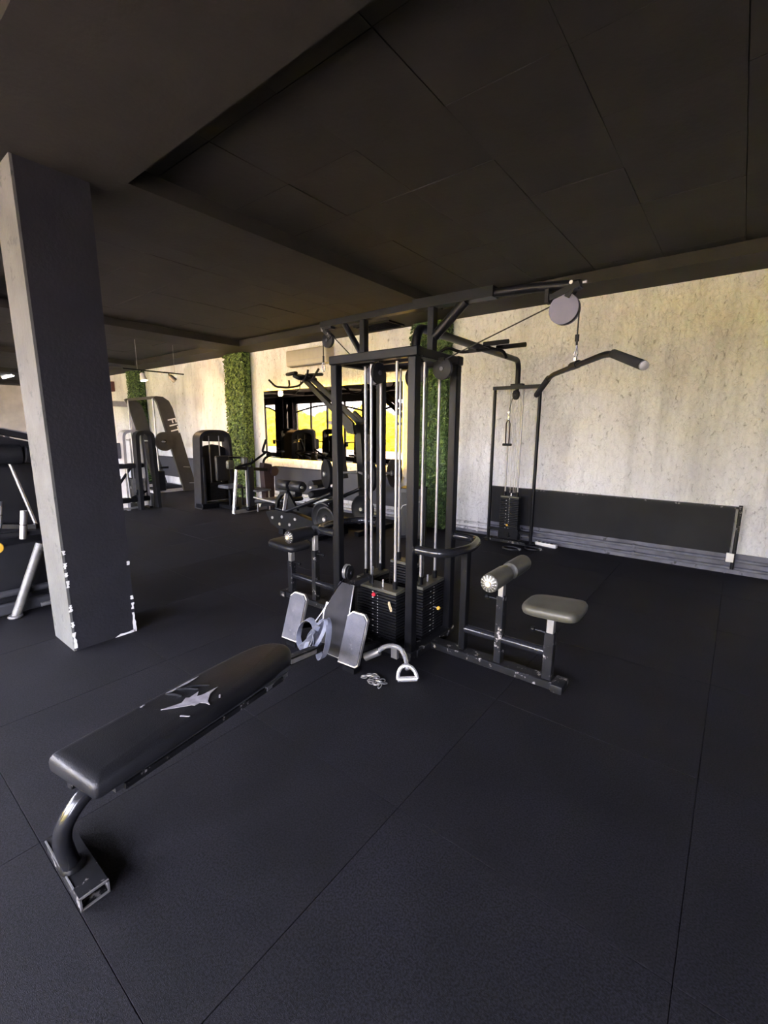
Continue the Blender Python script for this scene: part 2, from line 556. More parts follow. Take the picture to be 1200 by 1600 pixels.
struct(MB().span(XL, XR, WALL_Y, WALL_Y + 0.25, -0.1, 3.4).build('wall_back', 'plaster'))
struct(MB().span(XL - 0.25, XL, FY - 0.25, WALL_Y + 0.25, -0.1, 3.4).build('wall_left', 'sidewall'))
struct(MB().span(XR, XR + 0.25, FY - 0.25, WALL_Y + 0.25, -0.1, 3.4).build('wall_right', 'frontwall'))
wf = MB()
wf.span(XL, XR, FY - 0.25, FY, -0.1, 0.12).span(XL, XR, FY - 0.25, FY, 2.92, 3.4)
edges = [XL] + [e for b in WIN_BAYS for e in b] + [XR]
for k in range(0, len(edges), 2):
    wf.span(edges[k], edges[k + 1], FY - 0.25, FY, 0.12, 2.92)
struct(wf.build('wall_front', 'frontwall'))
struct(MB().span(-8.4, XR, WALL_Y - 0.015, WALL_Y, 0, 0.09).build('baseboard_back', 'dado'))

for n, (a, b) in enumerate(WIN_BAYS):
    w = struct(MB().span(a, b, FY - 0.14, FY - 0.06, 0.12, 0.2).span(a, b, FY - 0.14, FY - 0.06, 2.84, 2.92)
               .span(a, a + 0.08, FY - 0.14, FY - 0.06, 0.2, 2.84).span(b - 0.08, b, FY - 0.14, FY - 0.06, 0.2, 2.84).build('window_%d' % (n + 1), 'winframe'))
    k = max(1, round((b - a) / 1.2))
    for i in range(1, k):
        x = a + (b - a) * i / k
        MB().span(x - 0.045, x + 0.045, FY - 0.13, FY - 0.05, 0.2, 2.84).build('mullion', 'winframe', w)
    arch = []
    for i in range(25):
        t = i / 24
        arch.append((a + 0.08 + (b - a - 0.16) * t, 2.42 + 0.30 * math.sin(math.pi * t)))
    MB().band(arch, 0.08, 0.05, lambda p, q, t: (p, FY - 0.10 + t, q)).build('arched_transom', 'winframe', w)
    for i in range(k):
        x0, x1 = a + (b - a) * i / k, a + (b - a) * (i + 1) / k
        MB().span(x0 + 0.03, x1 - 0.03, FY - 0.103, FY - 0.097, 0.2, 2.84).build('pane', 'glass', w)

# outside: paving and a sunny hedge
tag(MB().span(-60, 30, -40, FY - 0.25, -0.25, -0.1).build('paving', 'ground'), kind='structure')
def hedge_bank(name, label, x0, x1, y, h, seed):
    rnd = random.Random(seed)
    nx, nz = int((x1 - x0) / 0.3), 12
    mb = MB()
    vs, fs = [], []
    for i in range(nx + 1):
        top = h * (0.86 + 0.14 * math.sin(i * 0.31 + seed) * math.sin(i * 0.13) + rnd.uniform(-.05, .05))
        for j in range(nz + 1):
            t = j / nz
            z = -0.1 + (top + 0.1) * t
            yy = y - 0.8 * t ** 3 + rnd.uniform(-.16, .16)
            vs.append((x0 + (x1 - x0) * i / nx + rnd.uniform(-.08, .08), yy, z))
        vs.append((x0 + (x1 - x0) * i / nx, y - 1.8, top * 0.9))
        vs.append((x0 + (x1 - x0) * i / nx, y - 2.2, -0.1))
    m = nz + 3
    for i in range(nx):
        for j in range(m - 1):
            fs.append((i * m + j, i * m + m + j, i * m + m + j + 1, i * m + j + 1))
    mb.add(vs, fs)
    o = tag(mb.build(name, 'bush', sharp=15), label, 'hedge')
    lf = MB()
    for _ in range(7000):
        x = rnd.uniform(x0, x1)
        t = rnd.random()
        z = t * h * 0.97
        c = Vector((x, y + 0.12 - 0.8 * t ** 3 + rnd.uniform(-.1, .12), z))
        q = Matrix.Rotation(rnd.uniform(0, 6.28), 3, 'Y') @ Matrix.Rotation(rnd.uniform(-.8, .8), 3, 'X')
        s_ = rnd.uniform(.05, .11)
        lf.add([c + q @ Vector(p) * s_ for p in ((-1, 0, 0), (0, .15, -.5), (1, 0, 0), (0, .15, .5))], [(0, 1, 2, 3)])
    tag(lf.build('foliage', 'bush', o), kind='stuff')
hedge_bank('garden_hedge', 'tall yellow-green sunlit hedge outside the windows', -40, 6, -14.0, 3.5, 3)

# ------------------------------------------------------------------ column
column = thing('column', 'square dark column with chipped white edges beside the bench', 'column', (-3.815, 1.195, 0))
column['kind'] = 'structure'
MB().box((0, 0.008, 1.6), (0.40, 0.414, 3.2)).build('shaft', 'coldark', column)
MB().box((0, -0.207, 1.6), (0.40, 0.016, 3.2)).build('front_face', 'collight', column)  # front face gets a paler, stained grey than the dark shaft
rc = random.Random(5)
def chip_strip(x, y, spots):
    for z, h in spots:
        n = 7
        poly = [(rc.uniform(.004, .012) * (1 if k < n else -1), 0) for k in range(2)]
        pts = []
        for k in range(n):
            pts.append((rc.uniform(.003, .014), z + h * k / (n - 1)))
        for k in range(n - 1, -1, -1):
            pts.append((-rc.uniform(.003, .012), z + h * k / (n - 1)))
        MB().prism(pts, 0.004, lambda a, b, t: (x + 0.0, y + a, b) if False else (x + t, y + a, b)).build('paint_chip', 'chip', column)
chip_strip(0.2015, -0.204, [(0.02, .12), (.30, .05), (.48, .05), (.56, .03), (.62, .04), (.72, .03), (0.18, .04)])
chip_strip(0.2015, 0.206, [(0.0, .16), (.19, .05), (.27, .03), (.55, .03)])
MB().prism([(0.06, 0.0), (0.205, 0.0), (0.205, 0.02), (0.15, 0.012), (0.10, 0.018)], 0.004, lambda a, b, t: (0.2015 + t, a, b)).build('paint_chip', 'chip', column)

# ------------------------------------------------------------------ hedge-clad pilasters
def pilaster(label, x0, x1, depth, n, seed, tone):
    rnd = random.Random(seed)
    o = thing('hedge_pilaster', label, 'hedge wall', ((x0 + x1) / 2, WALL_Y, 0))
    w = x1 - x0
    MB().span(-w / 2 + 0.03, w / 2 - 0.03, -depth + 0.03, -0.001, 0.0, 3.199).build('backing', 'hedgeback', o)
    for key, cnt in (('leafA', int(n * tone)), ('leafB', int(n * (1 - tone)))):
        lf = MB()
        for _ in range(cnt):
            z = rnd.uniform(0.03, 3.17)
            side = rnd.random()
            per = w + 2 * depth
            u = rnd.random() * per
            if u < w:
                c, nn = Vector((-w / 2 + u, -depth, z)), Vector((0, -1, 0))
            elif u < w + depth:
                c, nn = Vector((w / 2, -depth + (u - w), z)), Vector((1, 0, 0))
            else:
                c, nn = Vector((-w / 2, -depth + (u - w - depth), z)), Vector((-1, 0, 0))
            nn = (nn + Vector((rnd.uniform(-.8, .8), rnd.uniform(-.5, .3), rnd.uniform(-.4, 1.0)))).normalized()
            t = nn.orthogonal().normalized()
            t = Matrix.Rotation(rnd.uniform(0, 6.28), 3, nn) @ t
            b = nn.cross(t)
            s_ = rnd.uniform(.022, .042)
            c = c + Vector((rnd.uniform(-.012, .012), rnd.uniform(-.02, .02), 0))
            c.y = min(c.y, -0.065)
            lf.add([c - t * s_, c - b * s_ * .5 + nn * s_ * .2, c + t * s_, c + b * s_ * .5 + nn * s_ * .2], [(0, 1, 2), (0, 2, 3)])
        tag(lf.build('leaves', key, o, sharp=5), kind='stuff')
pilaster('dark green artificial hedge pilaster right of the lit mirror, behind the tower', -4.24, -3.57, 0.16, 6500, 11, 0.85)
pilaster('bright green hedge pilaster between the lit mirror and the arched machine', -9.30, -8.60, 0.22, 5500, 12, 0.45)
pilaster('green hedge pilaster behind the slanted-panel machine', -14.30, -13.60, 0.22, 4000, 13, 0.6)

# ------------------------------------------------------------------ wall fittings
mir = thing('wall_mirror', 'wide frameless mirror with glowing warm backlight on the plaster wall', 'mirror', (-6.30, WALL_Y, 0.955))
mw, mh = 3.66, 1.405
MB().span(-mw / 2, mw / 2, -0.066, -0.058, 0, mh).build('mirror_glass', 'mirror', mir)
MB().span(-mw / 2, mw / 2, -0.058, -0.050, 0, mh).build('backing_board', 'dkgrey', mir)
for a, b, c, d in ((-mw / 2, mw / 2, -0.004, 0.022), (-mw / 2, mw / 2, mh - 0.022, mh + 0.004), (-mw / 2 - 0.004, -mw / 2 + 0.022, 0.022, mh - 0.022), (mw / 2 - 0.022, mw / 2 + 0.004, 0.022, mh - 0.022)):
    MB().span(a, b, -0.049, -0.030, c, d).build('led_strip', 'led', mir)
MB().span(-1.5, 1.5, -0.05, -0.0, 0.5, 0.54).build('mounting_rail', 'dkgrey', mir)

ac = thing('air_conditioner', 'white wall-mounted air conditioner above the mirror', 'air conditioner', (-6.62, WALL_Y, 2.76))
MB().rbox((0, -0.12, 0.155), (1.12, 0.22, 0.30), 0.035, 3).build('housing', 'acwhite', ac)
MB().box((0, -0.175, 0.012), (0.98, 0.09, 0.016), Matrix.Rotation(R(-20), 3, 'X')).build('louvre', 'acwhite', ac)
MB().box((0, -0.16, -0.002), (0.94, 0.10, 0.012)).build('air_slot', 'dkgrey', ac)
MB().span(-.5, .5, -0.234, -0.2305, 0.10, 0.108).build('seam', 'greyframe', ac)

def wall_board(label, x0, x1, z0, z1, m, post=True):
    o = thing('wall_board', label, 'wall board', ((x0 + x1) / 2, WALL_Y, z0))
    w, h = x1 - x0, z1 - z0
    MB().span(-w / 2, w / 2 - 0.04, -0.07, -0.02, 0.0, h - 0.012).build('board', m, o)
    MB().span(-w / 2, w / 2, -0.085, -0.02, h - 0.012, h + 0.006).build('top_trim', 'blackworn', o)
    for x in (-w / 2 + 0.2, 0, w / 2 - 0.2):
        MB().box((x, -0.012, h / 2), (0.05, 0.022, h * 0.7)).build('bracket', 'black', o)
    if post:
        MB().tube([(w / 2, -0.105, -0.16), (w / 2, -0.105, h + 0.03)], 0.018).build('end_pipe', 'blackworn', o)
        MB().rbox((w / 2 - 0.03, -0.105, -0.03), (0.07, 0.04, 0.10), 0.006).build('end_bracket', 'white', o)
    return o
wall_board('long black board low on the plaster wall behind the single cable tower', -2.83, 0.09, 0.235, 0.76, 'board')
wall_board('dark grey board on the wall under the lit mirror', -7.87, -4.50, 0.25, 0.775, 'bluegrey', False)
wall_board('blue-grey board on the wall behind the slanted-panel machine', -13.3, -9.5, 0.25, 0.79, 'bluegrey', False)

for z, lv in ((0.075, 'lower'), (0.165, 'upper')):
    for x0, x1, where, pm in ((-3.52, -2.86, 'at the wall base between hedge pilaster and black board', 'pipe'), (-2.84, 2.85, 'at the wall base under the long black board', 'dado'), (-8.5, -4.30, 'at the wall base under the lit mirror', 'pipe')):
        o = thing('heating_pipe', lv + (' dirty white' if pm == 'pipe' else ' grimy grey') + ' heating pipe ' + where, 'pipe', (x0, WALL_Y - 0.055, z))
        MB().tube([(0, 0, 0), (x1 - x0, 0, 0)], 0.020).build('pipe_run', pm, o)
        x = 0.5
        while x < x1 - x0:
            MB().box((x, 0.002, 0), (0.03, 0.055, 0.052)).build('clip', pm, o)
            x += 1.45
tag(MB().span(-2.85, 2.9, WALL_Y - 0.012, WALL_Y - 0.001, 0.09, 0.235).build('dado_strip', 'dado'), 'grey-blue painted strip of wall under the long black board', 'wall strip')
o = thing('power_strip', 'white multi-socket power strip on the floor by the wall', 'power strip', (-1.93, 6.07, 0), R(-8))
MB().rbox((0, 0, 0.035), (0.30, 0.065, 0.05), 0.008).build('body', 'white', o)
for x in (-.1, -.04, .02, .08):
    MB().rbox((x, -0.008, 0.0615), (0.035, 0.035, 0.006), 0.002, 1).build('socket', 'dkgrey', o)
MB().span(-0.14, 0.14, -0.03, 0.03, 0.0, 0.011).build('foot', 'dkgrey', o)

vent = thing('ceiling_vent', 'black rectangular vent on the ceiling above the hedge pilaster', 'vent', (-4.72, 5.86, 3.2))
MB().span(-.36, .36, -.20, .20, -0.025, -0.001).build('frame', 'black', vent)
for k in range(7):
    MB().box((0, -.15 + k * .05, -0.03), (0.66, 0.03, 0.006), Matrix.Rotation(R(30), 3, 'X')).build('slat', 'black', vent)
red = thing('wall_box', 'small dark red box high on the far plaster wall', 'sign', (-15.95, WALL_Y, 2.70))
MB().rbox((0, -0.05, 0.15), (0.5, 0.1, 0.30), 0.01).build('case', 'darkred', red)
MB().span(-.2, .2, -0.105, -0.1005, 0.04, 0.26).build('face', 'brown', red)

# track light hung on wires over the machines
TX, TY0, TY1, TZ = -9.75, 4.05, 5.30, 2.735
tr = thing('track_light', 'thin black ceiling track with two spotlights hung on wires', 'track light', (TX, (TY0 + TY1) / 2, TZ))
hl = (TY1 - TY0) / 2
MB().box((0, 0, 0), (0.03, 2 * hl, 0.025)).build('track', 'black', tr)
for y in (-hl + 0.28, hl - 0.2):
    MB().tube([(0, y, 0.01), (0, y, Z_TOP + 0.02 - TZ)], 0.003, 6).build('wire', 'rod', tr)
for y, lit, dr in ((-hl + 0.36, True, (0.25, 0.1, -1)), (hl - 0.33, False, (0.4, 0.75, -0.8))):
    d = Vector(dr).normalized()
    hd = MB().lathe(Vector((0, y, -0.05)), d, [(0.025, 0), (0.045, 0.02), (0.05, 0.06), (0.075 if lit else 0.055, 0.16)], 16).build('spot_head', 'dkgrey' if not lit else 'white', tr)
    MB().tube([(0, y, -0.01), (0, y, -0.055)], 0.012, 8).build('stem', 'black', hd)
    MB().disc(Vector((0, y, -0.05)) + d * 0.162, d, 0.05, 0.006, 16).build('bulb', 'lamp' if lit else 'greyframe', hd)

ld = bpy.data.lights.new('track_spot_light', 'SPOT')      # the lit head's own light, washing the wall
ld.energy = 20
ld.color = (1.0, 0.62, 0.30)
ld.spot_size = R(150)
ld.spot_blend = 0.8
ld.shadow_soft_size = 0.06
lo = bpy.data.objects.new('track_spot_light', ld)
COL.objects.link(lo)
lo.parent = tr
lo.location = (0.06, -hl + 0.40, -0.26)
lo.rotation_euler = (R(70), 0, R(-20))

# far strip lights on the left
for k, (x, y) in enumerate(((-19.9, 4.55), (-19.9, 3.3))):
    o = thing('strip_light', 'white ceiling strip light at the far end, %s' % ('closer to the plaster wall' if k == 0 else 'farther from the plaster wall'), 'ceiling light', (x, y, 3.342))
    MB().box((0, 0, -0.02), (1.3, 0.12, 0.04)).build('batten', 'white', o)
    MB().tube([(-.6, 0, -.07), (.6, 0, -.07)], 0.035).build('tube_lamp', 'tubelamp', o)
    for s_ in (-.62, .62):
        MB().box((s_, 0, -.055), (0.03, 0.06, 0.05)).build('end_cap', 'white', o)

# curtains at the far windows (seen in the mirror)
def curtain(label, x0, x1, seed):
    rnd = random.Random(seed)
    n = 36
    vs, fs = [], []
    for i in range(n + 1):
        x = x0 + (x1 - x0) * i / n
        y = FY + 0.10 + 0.035 * math.sin(i * 1.35) + 0.012 * math.sin(i * .6)
        for z, k in ((3.15, 0.6), (1.8, 1.0), (0.04, 1.15)):
            yy = FY + 0.10 + (y - FY - 0.10) * k
            vs += [(x, yy, z), (x, yy + 0.008, z)]
    for i in range(n):
        for j in range(2):
            a, b = i * 6 + j * 2, i * 6 + 6 + j * 2
            fs += [(a, b, b + 2, a + 2), (a + 1, a + 3, b + 3, b + 1)]
    o = tag(MB().add(vs, fs).build('curtain', 'curtain', sharp=60), label, 'curtain')
    return o
curtain('dark wide curtain hanging between the farthest window and the slim window', -20.42, -19.72, 1)
curtain('dark narrow curtain hanging between the slim window and the arched window', -19.33, -18.92, 2)

# ================================================================== MULTI-GYM TOWER
OX, OY = -2.0, 2.68
gym = thing('multi_gym', 'black four-station cable tower with weight stacks, pulleys and side seats', 'gym machine', (OX, OY, 0))
HX, HY = 0.34, 0.26
for sx in (-1, 1):
    for sy in (-1, 1):
        MB().rbox((sx * HX, sy * HY, 1.03), (0.062, 0.062, 2.02), 0.006, 1).build('post', 'black', gym)
for sy in (-1, 1):
    MB().rbox((0, sy * HY, 2.07), (2 * HX + 0.085, 0.07, 0.06), 0.006, 1).build('top_rail', 'black', gym)
    MB().rbox((0, sy * HY, 0.03), (2 * HX + 0.07, 0.09, 0.06), 0.005, 1).build('base_rail', 'blackworn', gym)
for sx in (-1, 1):
    MB().rbox((sx * HX, 0, 2.068), (0.07, 2 * HY - 0.06, 0.056), 0.006, 1).build('top_rail', 'black', gym)
    MB().rbox((sx * HX, 0, 0.029), (0.09, 2 * HY - 0.06, 0.056), 0.005, 1).build('base_rail', 'blackworn', gym)
MB().box((0, 0, 2.075), (2 * HX - 0.06, 0.05, 0.04)).build('cross_rail', 'black', gym)
# struts and the long arm on top
for sx in (-1, 1):
    MB().rbox((sx * 0.30, 0, 2.235), (0.05, 0.055, 0.30), 0.005, 1).build('strut', 'black', gym)
MB().tube([(-0.31, 0, 2.13), (-0.50, 0, 2.39)], 0.022).build('brace', 'black', gym)
MB().tube([(0.32, 0, 2.20), (0.54, 0, 2.385)], 0.032).build('brace', 'black', gym)
MB().bar((-0.74, 0, 2.405), (0.20, 0, 2.41), 0.055, 0.045).build('arm', 'black', gym)
MB().bar((0.16, 0, 2.415), (0.74, 0, 2.405), 0.075, 0.062).build('arm_sleeve', 'black', gym)
MB().tube([(0.70, 0, 2.402), (0.95, 0, 2.39), (1.23, 0, 2.362)], 0.026).build('arm', 'black', gym)

def pulley(parent, c, axis, r, m='plate', w=0.028, cover=None):
    o = MB().lathe(c, axis, [(r * .9, -w / 2), (r, -w / 2 + .003), (r, -w * .3), (r * .86, 0), (r, w * .3), (r, w / 2 - .003), (r * .9, w / 2)], 24).build('pulley', m, parent)
    MB().disc(c, axis, r * .22, w + .012, 12).build('hub', 'dkgrey', o)
    if cover:
        ax = Vector(axis).normalized()
        for s_ in (-1, 1):
            MB().disc(Vector(c) + ax * s_ * (w / 2 + .006), axis, r * 1.03, .004, 28).build('cover_plate', cover, o)
    return o
pulley(gym, (-0.675, 0, 2.285), (0, 1, 0), 0.058)
MB().bar((-0.72, -0.02, 2.37), (-0.63, -0.02, 2.30), 0.006, 0.03).bar((-0.72, 0.02, 2.37), (-0.63, 0.02, 2.30), 0.006, 0.03).box((-0.675, 0, 2.375), (0.11, 0.05, 0.02)).build('pulley_bracket', 'blackworn', gym)
pulley(gym, (1.155, 0, 2.245), (0, 1, 0), 0.078, cover='disc')
br = MB()
for s_ in (-1, 1):
    br.bar((1.21, s_ * .03, 2.37), (1.17, s_ * .03, 2.30), 0.006, 0.03, (1, 0, 0))
br.box((1.155, 0, 2.335), (0.16, 0.07, 0.03), Matrix.Rotation(R(-18), 3, 'Y'))
for s_ in (-1, 1):
    br.box((1.06, s_ * .022, 2.325), (0.02, 0.018, 0.07))
br.build('pulley_bracket', 'black', gym)
MB().tube([(1.19, -.04, 2.37), (1.19, .04, 2.37)], .01, 8).tube([(1.24, 0, 2.37), (1.26, 0, 2.37)], .008, 8).build('bolt', 'silver', gym)
# pulleys in the tower head
for c, ax, cv in (((0.20, 0, 1.985), (0, 1, 0), None), ((-0.20, 0, 1.985), (0, 1, 0), 'disc'), ((0.0, -0.20, 1.97), (1, 0, 0), None), ((0.0, 0.2, 1.97), (1, 0, 0), None), ((0.40, -0.02, 1.985), (0, 1, 0), None)):
    p = pulley(gym, c, ax, 0.07, cover=cv)
    MB().box((c[0], c[1], 2.045), (0.045, 0.045, 0.02)).build('mount', 'black', p)
# cables
def cable(pts, parent=gym, r=0.004):
    MB().tube(pts, r, 6).build('cable', 'foam', parent)
cable([(1.085, 0, 2.275), (0.42, -0.02, 2.045)])
cable([(1.233, 0, 2.245), (1.233, 0, 2.10)])
cable([(-0.625, 0, 2.31), (-0.27, 0, 2.01)])
cable([(-0.733, 0, 2.285), (-0.733, 0, 2.16)])
cable([(0.27, 0, 1.985), (0.27, 0, 0.52)])
cable([(-0.27, 0, 1.985), (-0.27, 0, 0.52)])
cable([(0.0, -0.265, 1.97), (0.0, -0.265, 0.45)])
cable([(0.0, 0.265, 1.97), (0.0, 0.265, 0.6)])
def carabiner(parent, c, name='carabiner', rot=0.0):
    pts = []
    for k in range(16):
        a = 2 * math.pi * k / 16
        pts.append((c[0] + 0.016 * math.cos(a) * math.cos(rot), c[1] + 0.016 * math.cos(a) * math.sin(rot), c[2] + 0.036 * math.sin(a)))
    return MB().tube(pts, 0.0042, 6, closed=True).build(name, 'chrome', parent)
MB().tube([(-0.733, 0, 2.17), (-0.733, 0, 2.12)], 0.008, 8).build('cable_stop', 'black', gym)
carabiner(gym, (-0.733, 0, 2.085))

# weight stacks: plates, guide rods, top plates, selector pins
plate_mesh = {}
def stack(parent, cx, cy, along, n, lifted=0, base=0.075, L_=0.30, W_=0.115, th=0.0225, ztop=2.04, pin=None, pin_level=5, z_lift=0.0):
    key = (L_, W_, th)
    if key not in plate_mesh:
        m = MB().rbox((0, 0, 0), (L_, W_, th - 0.005), 0.003, 1)
        m.box((-L_ / 2 + .06, -W_ / 2 - .0008, 0), (.03, .002, .009))
        plate_mesh[key] = m.mesh('weight_plate', 'plate')
    rz = 0 if along == 'x' else R(90)
    MB().box((0, 0, 0), (L_ + .02, W_, base - 0.06)).build('stack_base', 'black', parent, (cx, cy, 0.06 + (base - .06) / 2), (0, 0, rz))
    for k in range(n):
        z = base + th * (k + .5) + (z_lift if k >= n - lifted else 0)
        put('weight_plate', plate_mesh[key], parent, (cx, cy, z), (0, 0, rz))
    if pin:
        mk = MB()
        for k in range(n):
            q = Vector((cx, cy, base + th * (k + .5))) + Vector(pin[0]) * (W_ / 2 + .0006)
            dd = Vector((1, 0, 0)) if along == 'x' else Vector((0, 1, 0))
            if k % 2 == 0:
                mk.bar(q - dd * .045 - Vector((0, 0, .003)), q - dd * .045 + Vector((0, 0, .003)), .012, .0015, pin[0])
            mk.disc(q, pin[0], .004, .0012, 8)
        mk.build('plate_numbers', 'marks', parent)
    zt = base + th * n + (z_lift if lifted else 0)
    d = Vector((1, 0, 0)) if along == 'x' else Vector((0, 1, 0))
    c = Vector((cx, cy, 0))
    MB().rbox(c + Vector((0, 0, zt + .013)), ((L_, W_, .024) if along == 'x' else (W_, L_, .024)), .003, 1).build('top_plate', 'olivepad', parent)
    for s_ in (-1, 1):
        p = c + d * s_ * L_ * .33
        MB().tube([p + Vector((0, 0, base)), p + Vector((0, 0, ztop))], .0105, 12).build('guide_rod', 'rod', parent)
        MB().tube([p + Vector((0, 0, zt + .025)), p + Vector((0, 0, zt + .085))], .019, 12).build('bushing', 'black', parent)
    MB().tube([c + Vector((0, 0, zt + .025)), c + Vector((0, 0, zt + .075))], .008, 8).build('selector_stem', 'chrome', parent)
    if pin:
        nrm, colr = pin
        nrm = Vector(nrm)
        z = base + th * (pin_level + .5)
        a = c + nrm * W_ / 2 + Vector((0, 0, z))
        pn = MB().tube([a, a + nrm * .03], .005, 8).build('selector_pin', 'chrome', parent)
        MB().lathe(a + nrm * .03, nrm, [(.006, 0), (.014, .006), (.016, .016), (.010, .026)], 12).build('knob', colr, pn)
stack(gym, 0.02, -0.165, 'x', 15, pin=((0, -1, 0), 'red'), pin_level=14, L_=0.34, W_=0.13)
stack(gym, 0.255, 0.085, 'y', 16, pin=((1, 0, 0), 'yellow'), pin_level=8)
stack(gym, -0.235, 0.03, 'y', 15, L_=0.28)
stack(gym, 0.0, 0.175, 'x', 20, L_=0.26)
MB().bar((0.14, -0.25, 0.36), (0.20, -0.30, 0.33), .012, .02).build('number_tab', 'cream', gym)

# the two side stations (right and left), mirrored
def station(s):
    loop = fillet([(s * .345, -HY, .80), (s * .58, -HY + .0, .80), (s * .64, -.05, .80), (s * .64, .05, .80), (s * .58, HY, .80), (s * .345, HY, .80)], .12, 6)
    MB().tube(loop, .030, 12).build('guard_loop', 'blackgloss', gym)
    for sy in (-1, 1):
        MB().disc((s * .375, sy * HY, .80), (1, 0, 0), .036, .014, 16).build('flange', 'black', gym)
    MB().rbox((s * .615, 0, .42), (.05, .055, .72), .005, 1).build('guard_post', 'black', gym)
    MB().rbox((s * .825, 0, .028), (.94, .10, .052), .006, 1).build('floor_rail', 'blackworn', gym)
    MB().rbox((s * 1.29, 0, .03), (.075, .14, .055), .01, 2).build('end_foot', 'blackworn', gym)
    MB().tube([(s * .63, 0, .215), (s * 1.22, 0, .225)], .030, 14).build('tie_tube', 'blackgloss', gym)
    pp = MB().rbox((s * .885, 0, .285), (.05, .06, .47), .004, 1).build('pad_post', 'blackworn', gym)
    MB().rbox((s * .885, 0, .58), (.036, .045, .15), .003, 1).build('slider', 'silver', pp)
    MB().tube([(s * .86, 0, .49), (s * .80, 0, .49)], .008, 8).lathe((s * .80, 0, .49), (-s, 0, 0), [(.010, 0), (.017, .008), (.017, .022), (.010, .03)], 12).build('pull_pin', 'black', pp)
    MB().tube([(s * .915, -.29, .685), (s * .915, .29, .685)], .012, 10).build('roller_axle', 'silver', gym)
    for y0, y1, k in ((-.285, -.022, -1), (.022, .285, 1)):
        r = MB().lathe((s * .915, 0, .685), (0, 1, 0), [(.040, y0), (.056, y0 + .012), (.058, y0 + .03), (.058, y1 - .03), (.056, y1 - .012), (.040, y1)], 20).build('foam_roller', 'olivepad' if s > 0 else 'vinyl', gym)
        ye = y0 if k < 0 else y1
        cap = MB()
        for q in range(14):
            a = 2 * math.pi * q / 14
            cap.bar((s * .915 + .02 * math.cos(a), ye - k * -.002, .685 + .02 * math.sin(a)), (s * .915 + .05 * math.cos(a), ye - k * .006, .685 + .05 * math.sin(a)), .006, .005, (0, 1, 0))
        cap.build('gathered_end', 'silver', r)
        MB().disc((s * .915, ye + k * .004, .685), (0, 1, 0), .018, .012, 14).build('end_plug', 'cream', r)
    MB().box((s * .90, 0, .655), (.05, .04, .05)).build('roller_clamp', 'black', gym)
    sp = MB().rbox((s * 1.215, 0, .205), (.06, .06, .31), .004, 1).build('seat_post', 'blackworn', gym)
    MB().rbox((s * 1.215, 0, .42), (.044, .044, .13), .003, 1).build('slider', 'silver', sp)
    MB().tube([(s * 1.185, 0, .35), (s * 1.12, 0, .35)], .008, 8).lathe((s * 1.12, 0, .35), (-s, 0, 0), [(.010, 0), (.017, .008), (.017, .022), (.010, .03)], 12).build('pull_pin', 'black', sp)
    outline = []
    for q in range(28):
        a = 2 * math.pi * q / 28
        ca, sa = math.cos(a), math.sin(a)
        outline.append((.175 * math.copysign(abs(ca) ** .45, ca), (.15 + .02 * ca * s) * math.copysign(abs(sa) ** .45, sa)))
    seat = MB()
    tilt = Matrix.Rotation(R(-4 * s), 3, 'Y')
    rings = [(.86, 0), (.97, .008), (1.0, .025), (1.0, .04), (.95, .058), (.80, .066), (.4, .069)]
    vs = []
    for sc, z in rings:
        for a, b in outline:
            v = tilt @ Vector((a * sc, b * sc, z))
            vs.append(v + Vector((s * 1.225, 0, .492)))
    n = len(outline)
    fs = [(i * n + k, i * n + (k + 1) % n, (i + 1) * n + (k + 1) % n, (i + 1) * n + k) for i in range(len(rings) - 1) for k in range(n)]
    fs += [tuple(range(n - 1, -1, -1)), tuple((len(rings) - 1) * n + k for k in range(n))]
    seat.add(vs, fs).build('seat', 'olivepad' if s > 0 else 'vinyl', gym, sharp=60)
    MB().box((s * 1.22, 0, .485), (.22, .18, .012), tilt).build('seat_plate', 'blackworn', gym)
station(1)
station(-1)

# low row station at the front: foot plates, shroud, low pulley
def foot_plate(cx, y0, z0, y1, z1, w):
    o = Vector((cx, y0, z0))
    dv = (Vector((cx + .03, y1, z1)) - o)
    L_ = dv.length
    e1 = Vector((1, 0.06, 0)).normalized()
    e2 = dv.normalized()
    e3 = e1.cross(e2)
    c = .035
    poly = [(-w / 2, 0), (w / 2 - .02, 0), (w / 2, .02), (w / 2, L_ - c), (w / 2 - c, L_), (-w / 2 + c, L_), (-w / 2, L_ - c)]
    p = MB().prism(poly, .022, lambda a, b, t: o + e1 * a + e2 * b + e3 * t).build('foot_plate', 'silver', gym)
    ins = [(a * .94, .012 + b * .94) for a, b in poly]
    MB().prism(ins, .008, lambda a, b, t: o + e1 * a + e2 * b + e3 * (t - .0145)).prism(ins, .008, lambda a, b, t: o + e1 * a + e2 * b + e3 * (t + .0145)).build('tread', 'footpad', p)
    MB().bar(o + e2 * .10 + Vector((0, .02, 0)), o + e2 * .05 + Vector((0, .30, -.02)), .04, .04).build('plate_arm', 'black', gym)
    MB().box((cx, y0 + .03, .018), (.10, .06, .034)).build('plate_foot', 'black', gym)
foot_plate(0.125, -0.67, 0.05, -0.585, 0.40, 0.165)
foot_plate(-0.455, -0.67, 0.05, -0.585, 0.40, 0.165)
MB().bar((-0.455, -0.45, .035), (0.125, -0.45, .035), .06, .06).build('plate_crossbar', 'black', gym)
so, st = Vector((-0.135, -0.64, 0.05)), Vector((-0.145, -0.38, 0.475))
e1, e2 = Vector((1, 0, 0)), (st - so).normalized()
e3 = e1.cross(e2)
SL = (st - so).length
sh = MB().prism([(-.17, .03), (-.14, 0), (.14, 0), (.17, .03), (.065, SL), (-.065, SL)], .014, lambda a, b, t: so + e1 * a + e2 * b + e3 * t).build('shroud', 'shroud', gym)
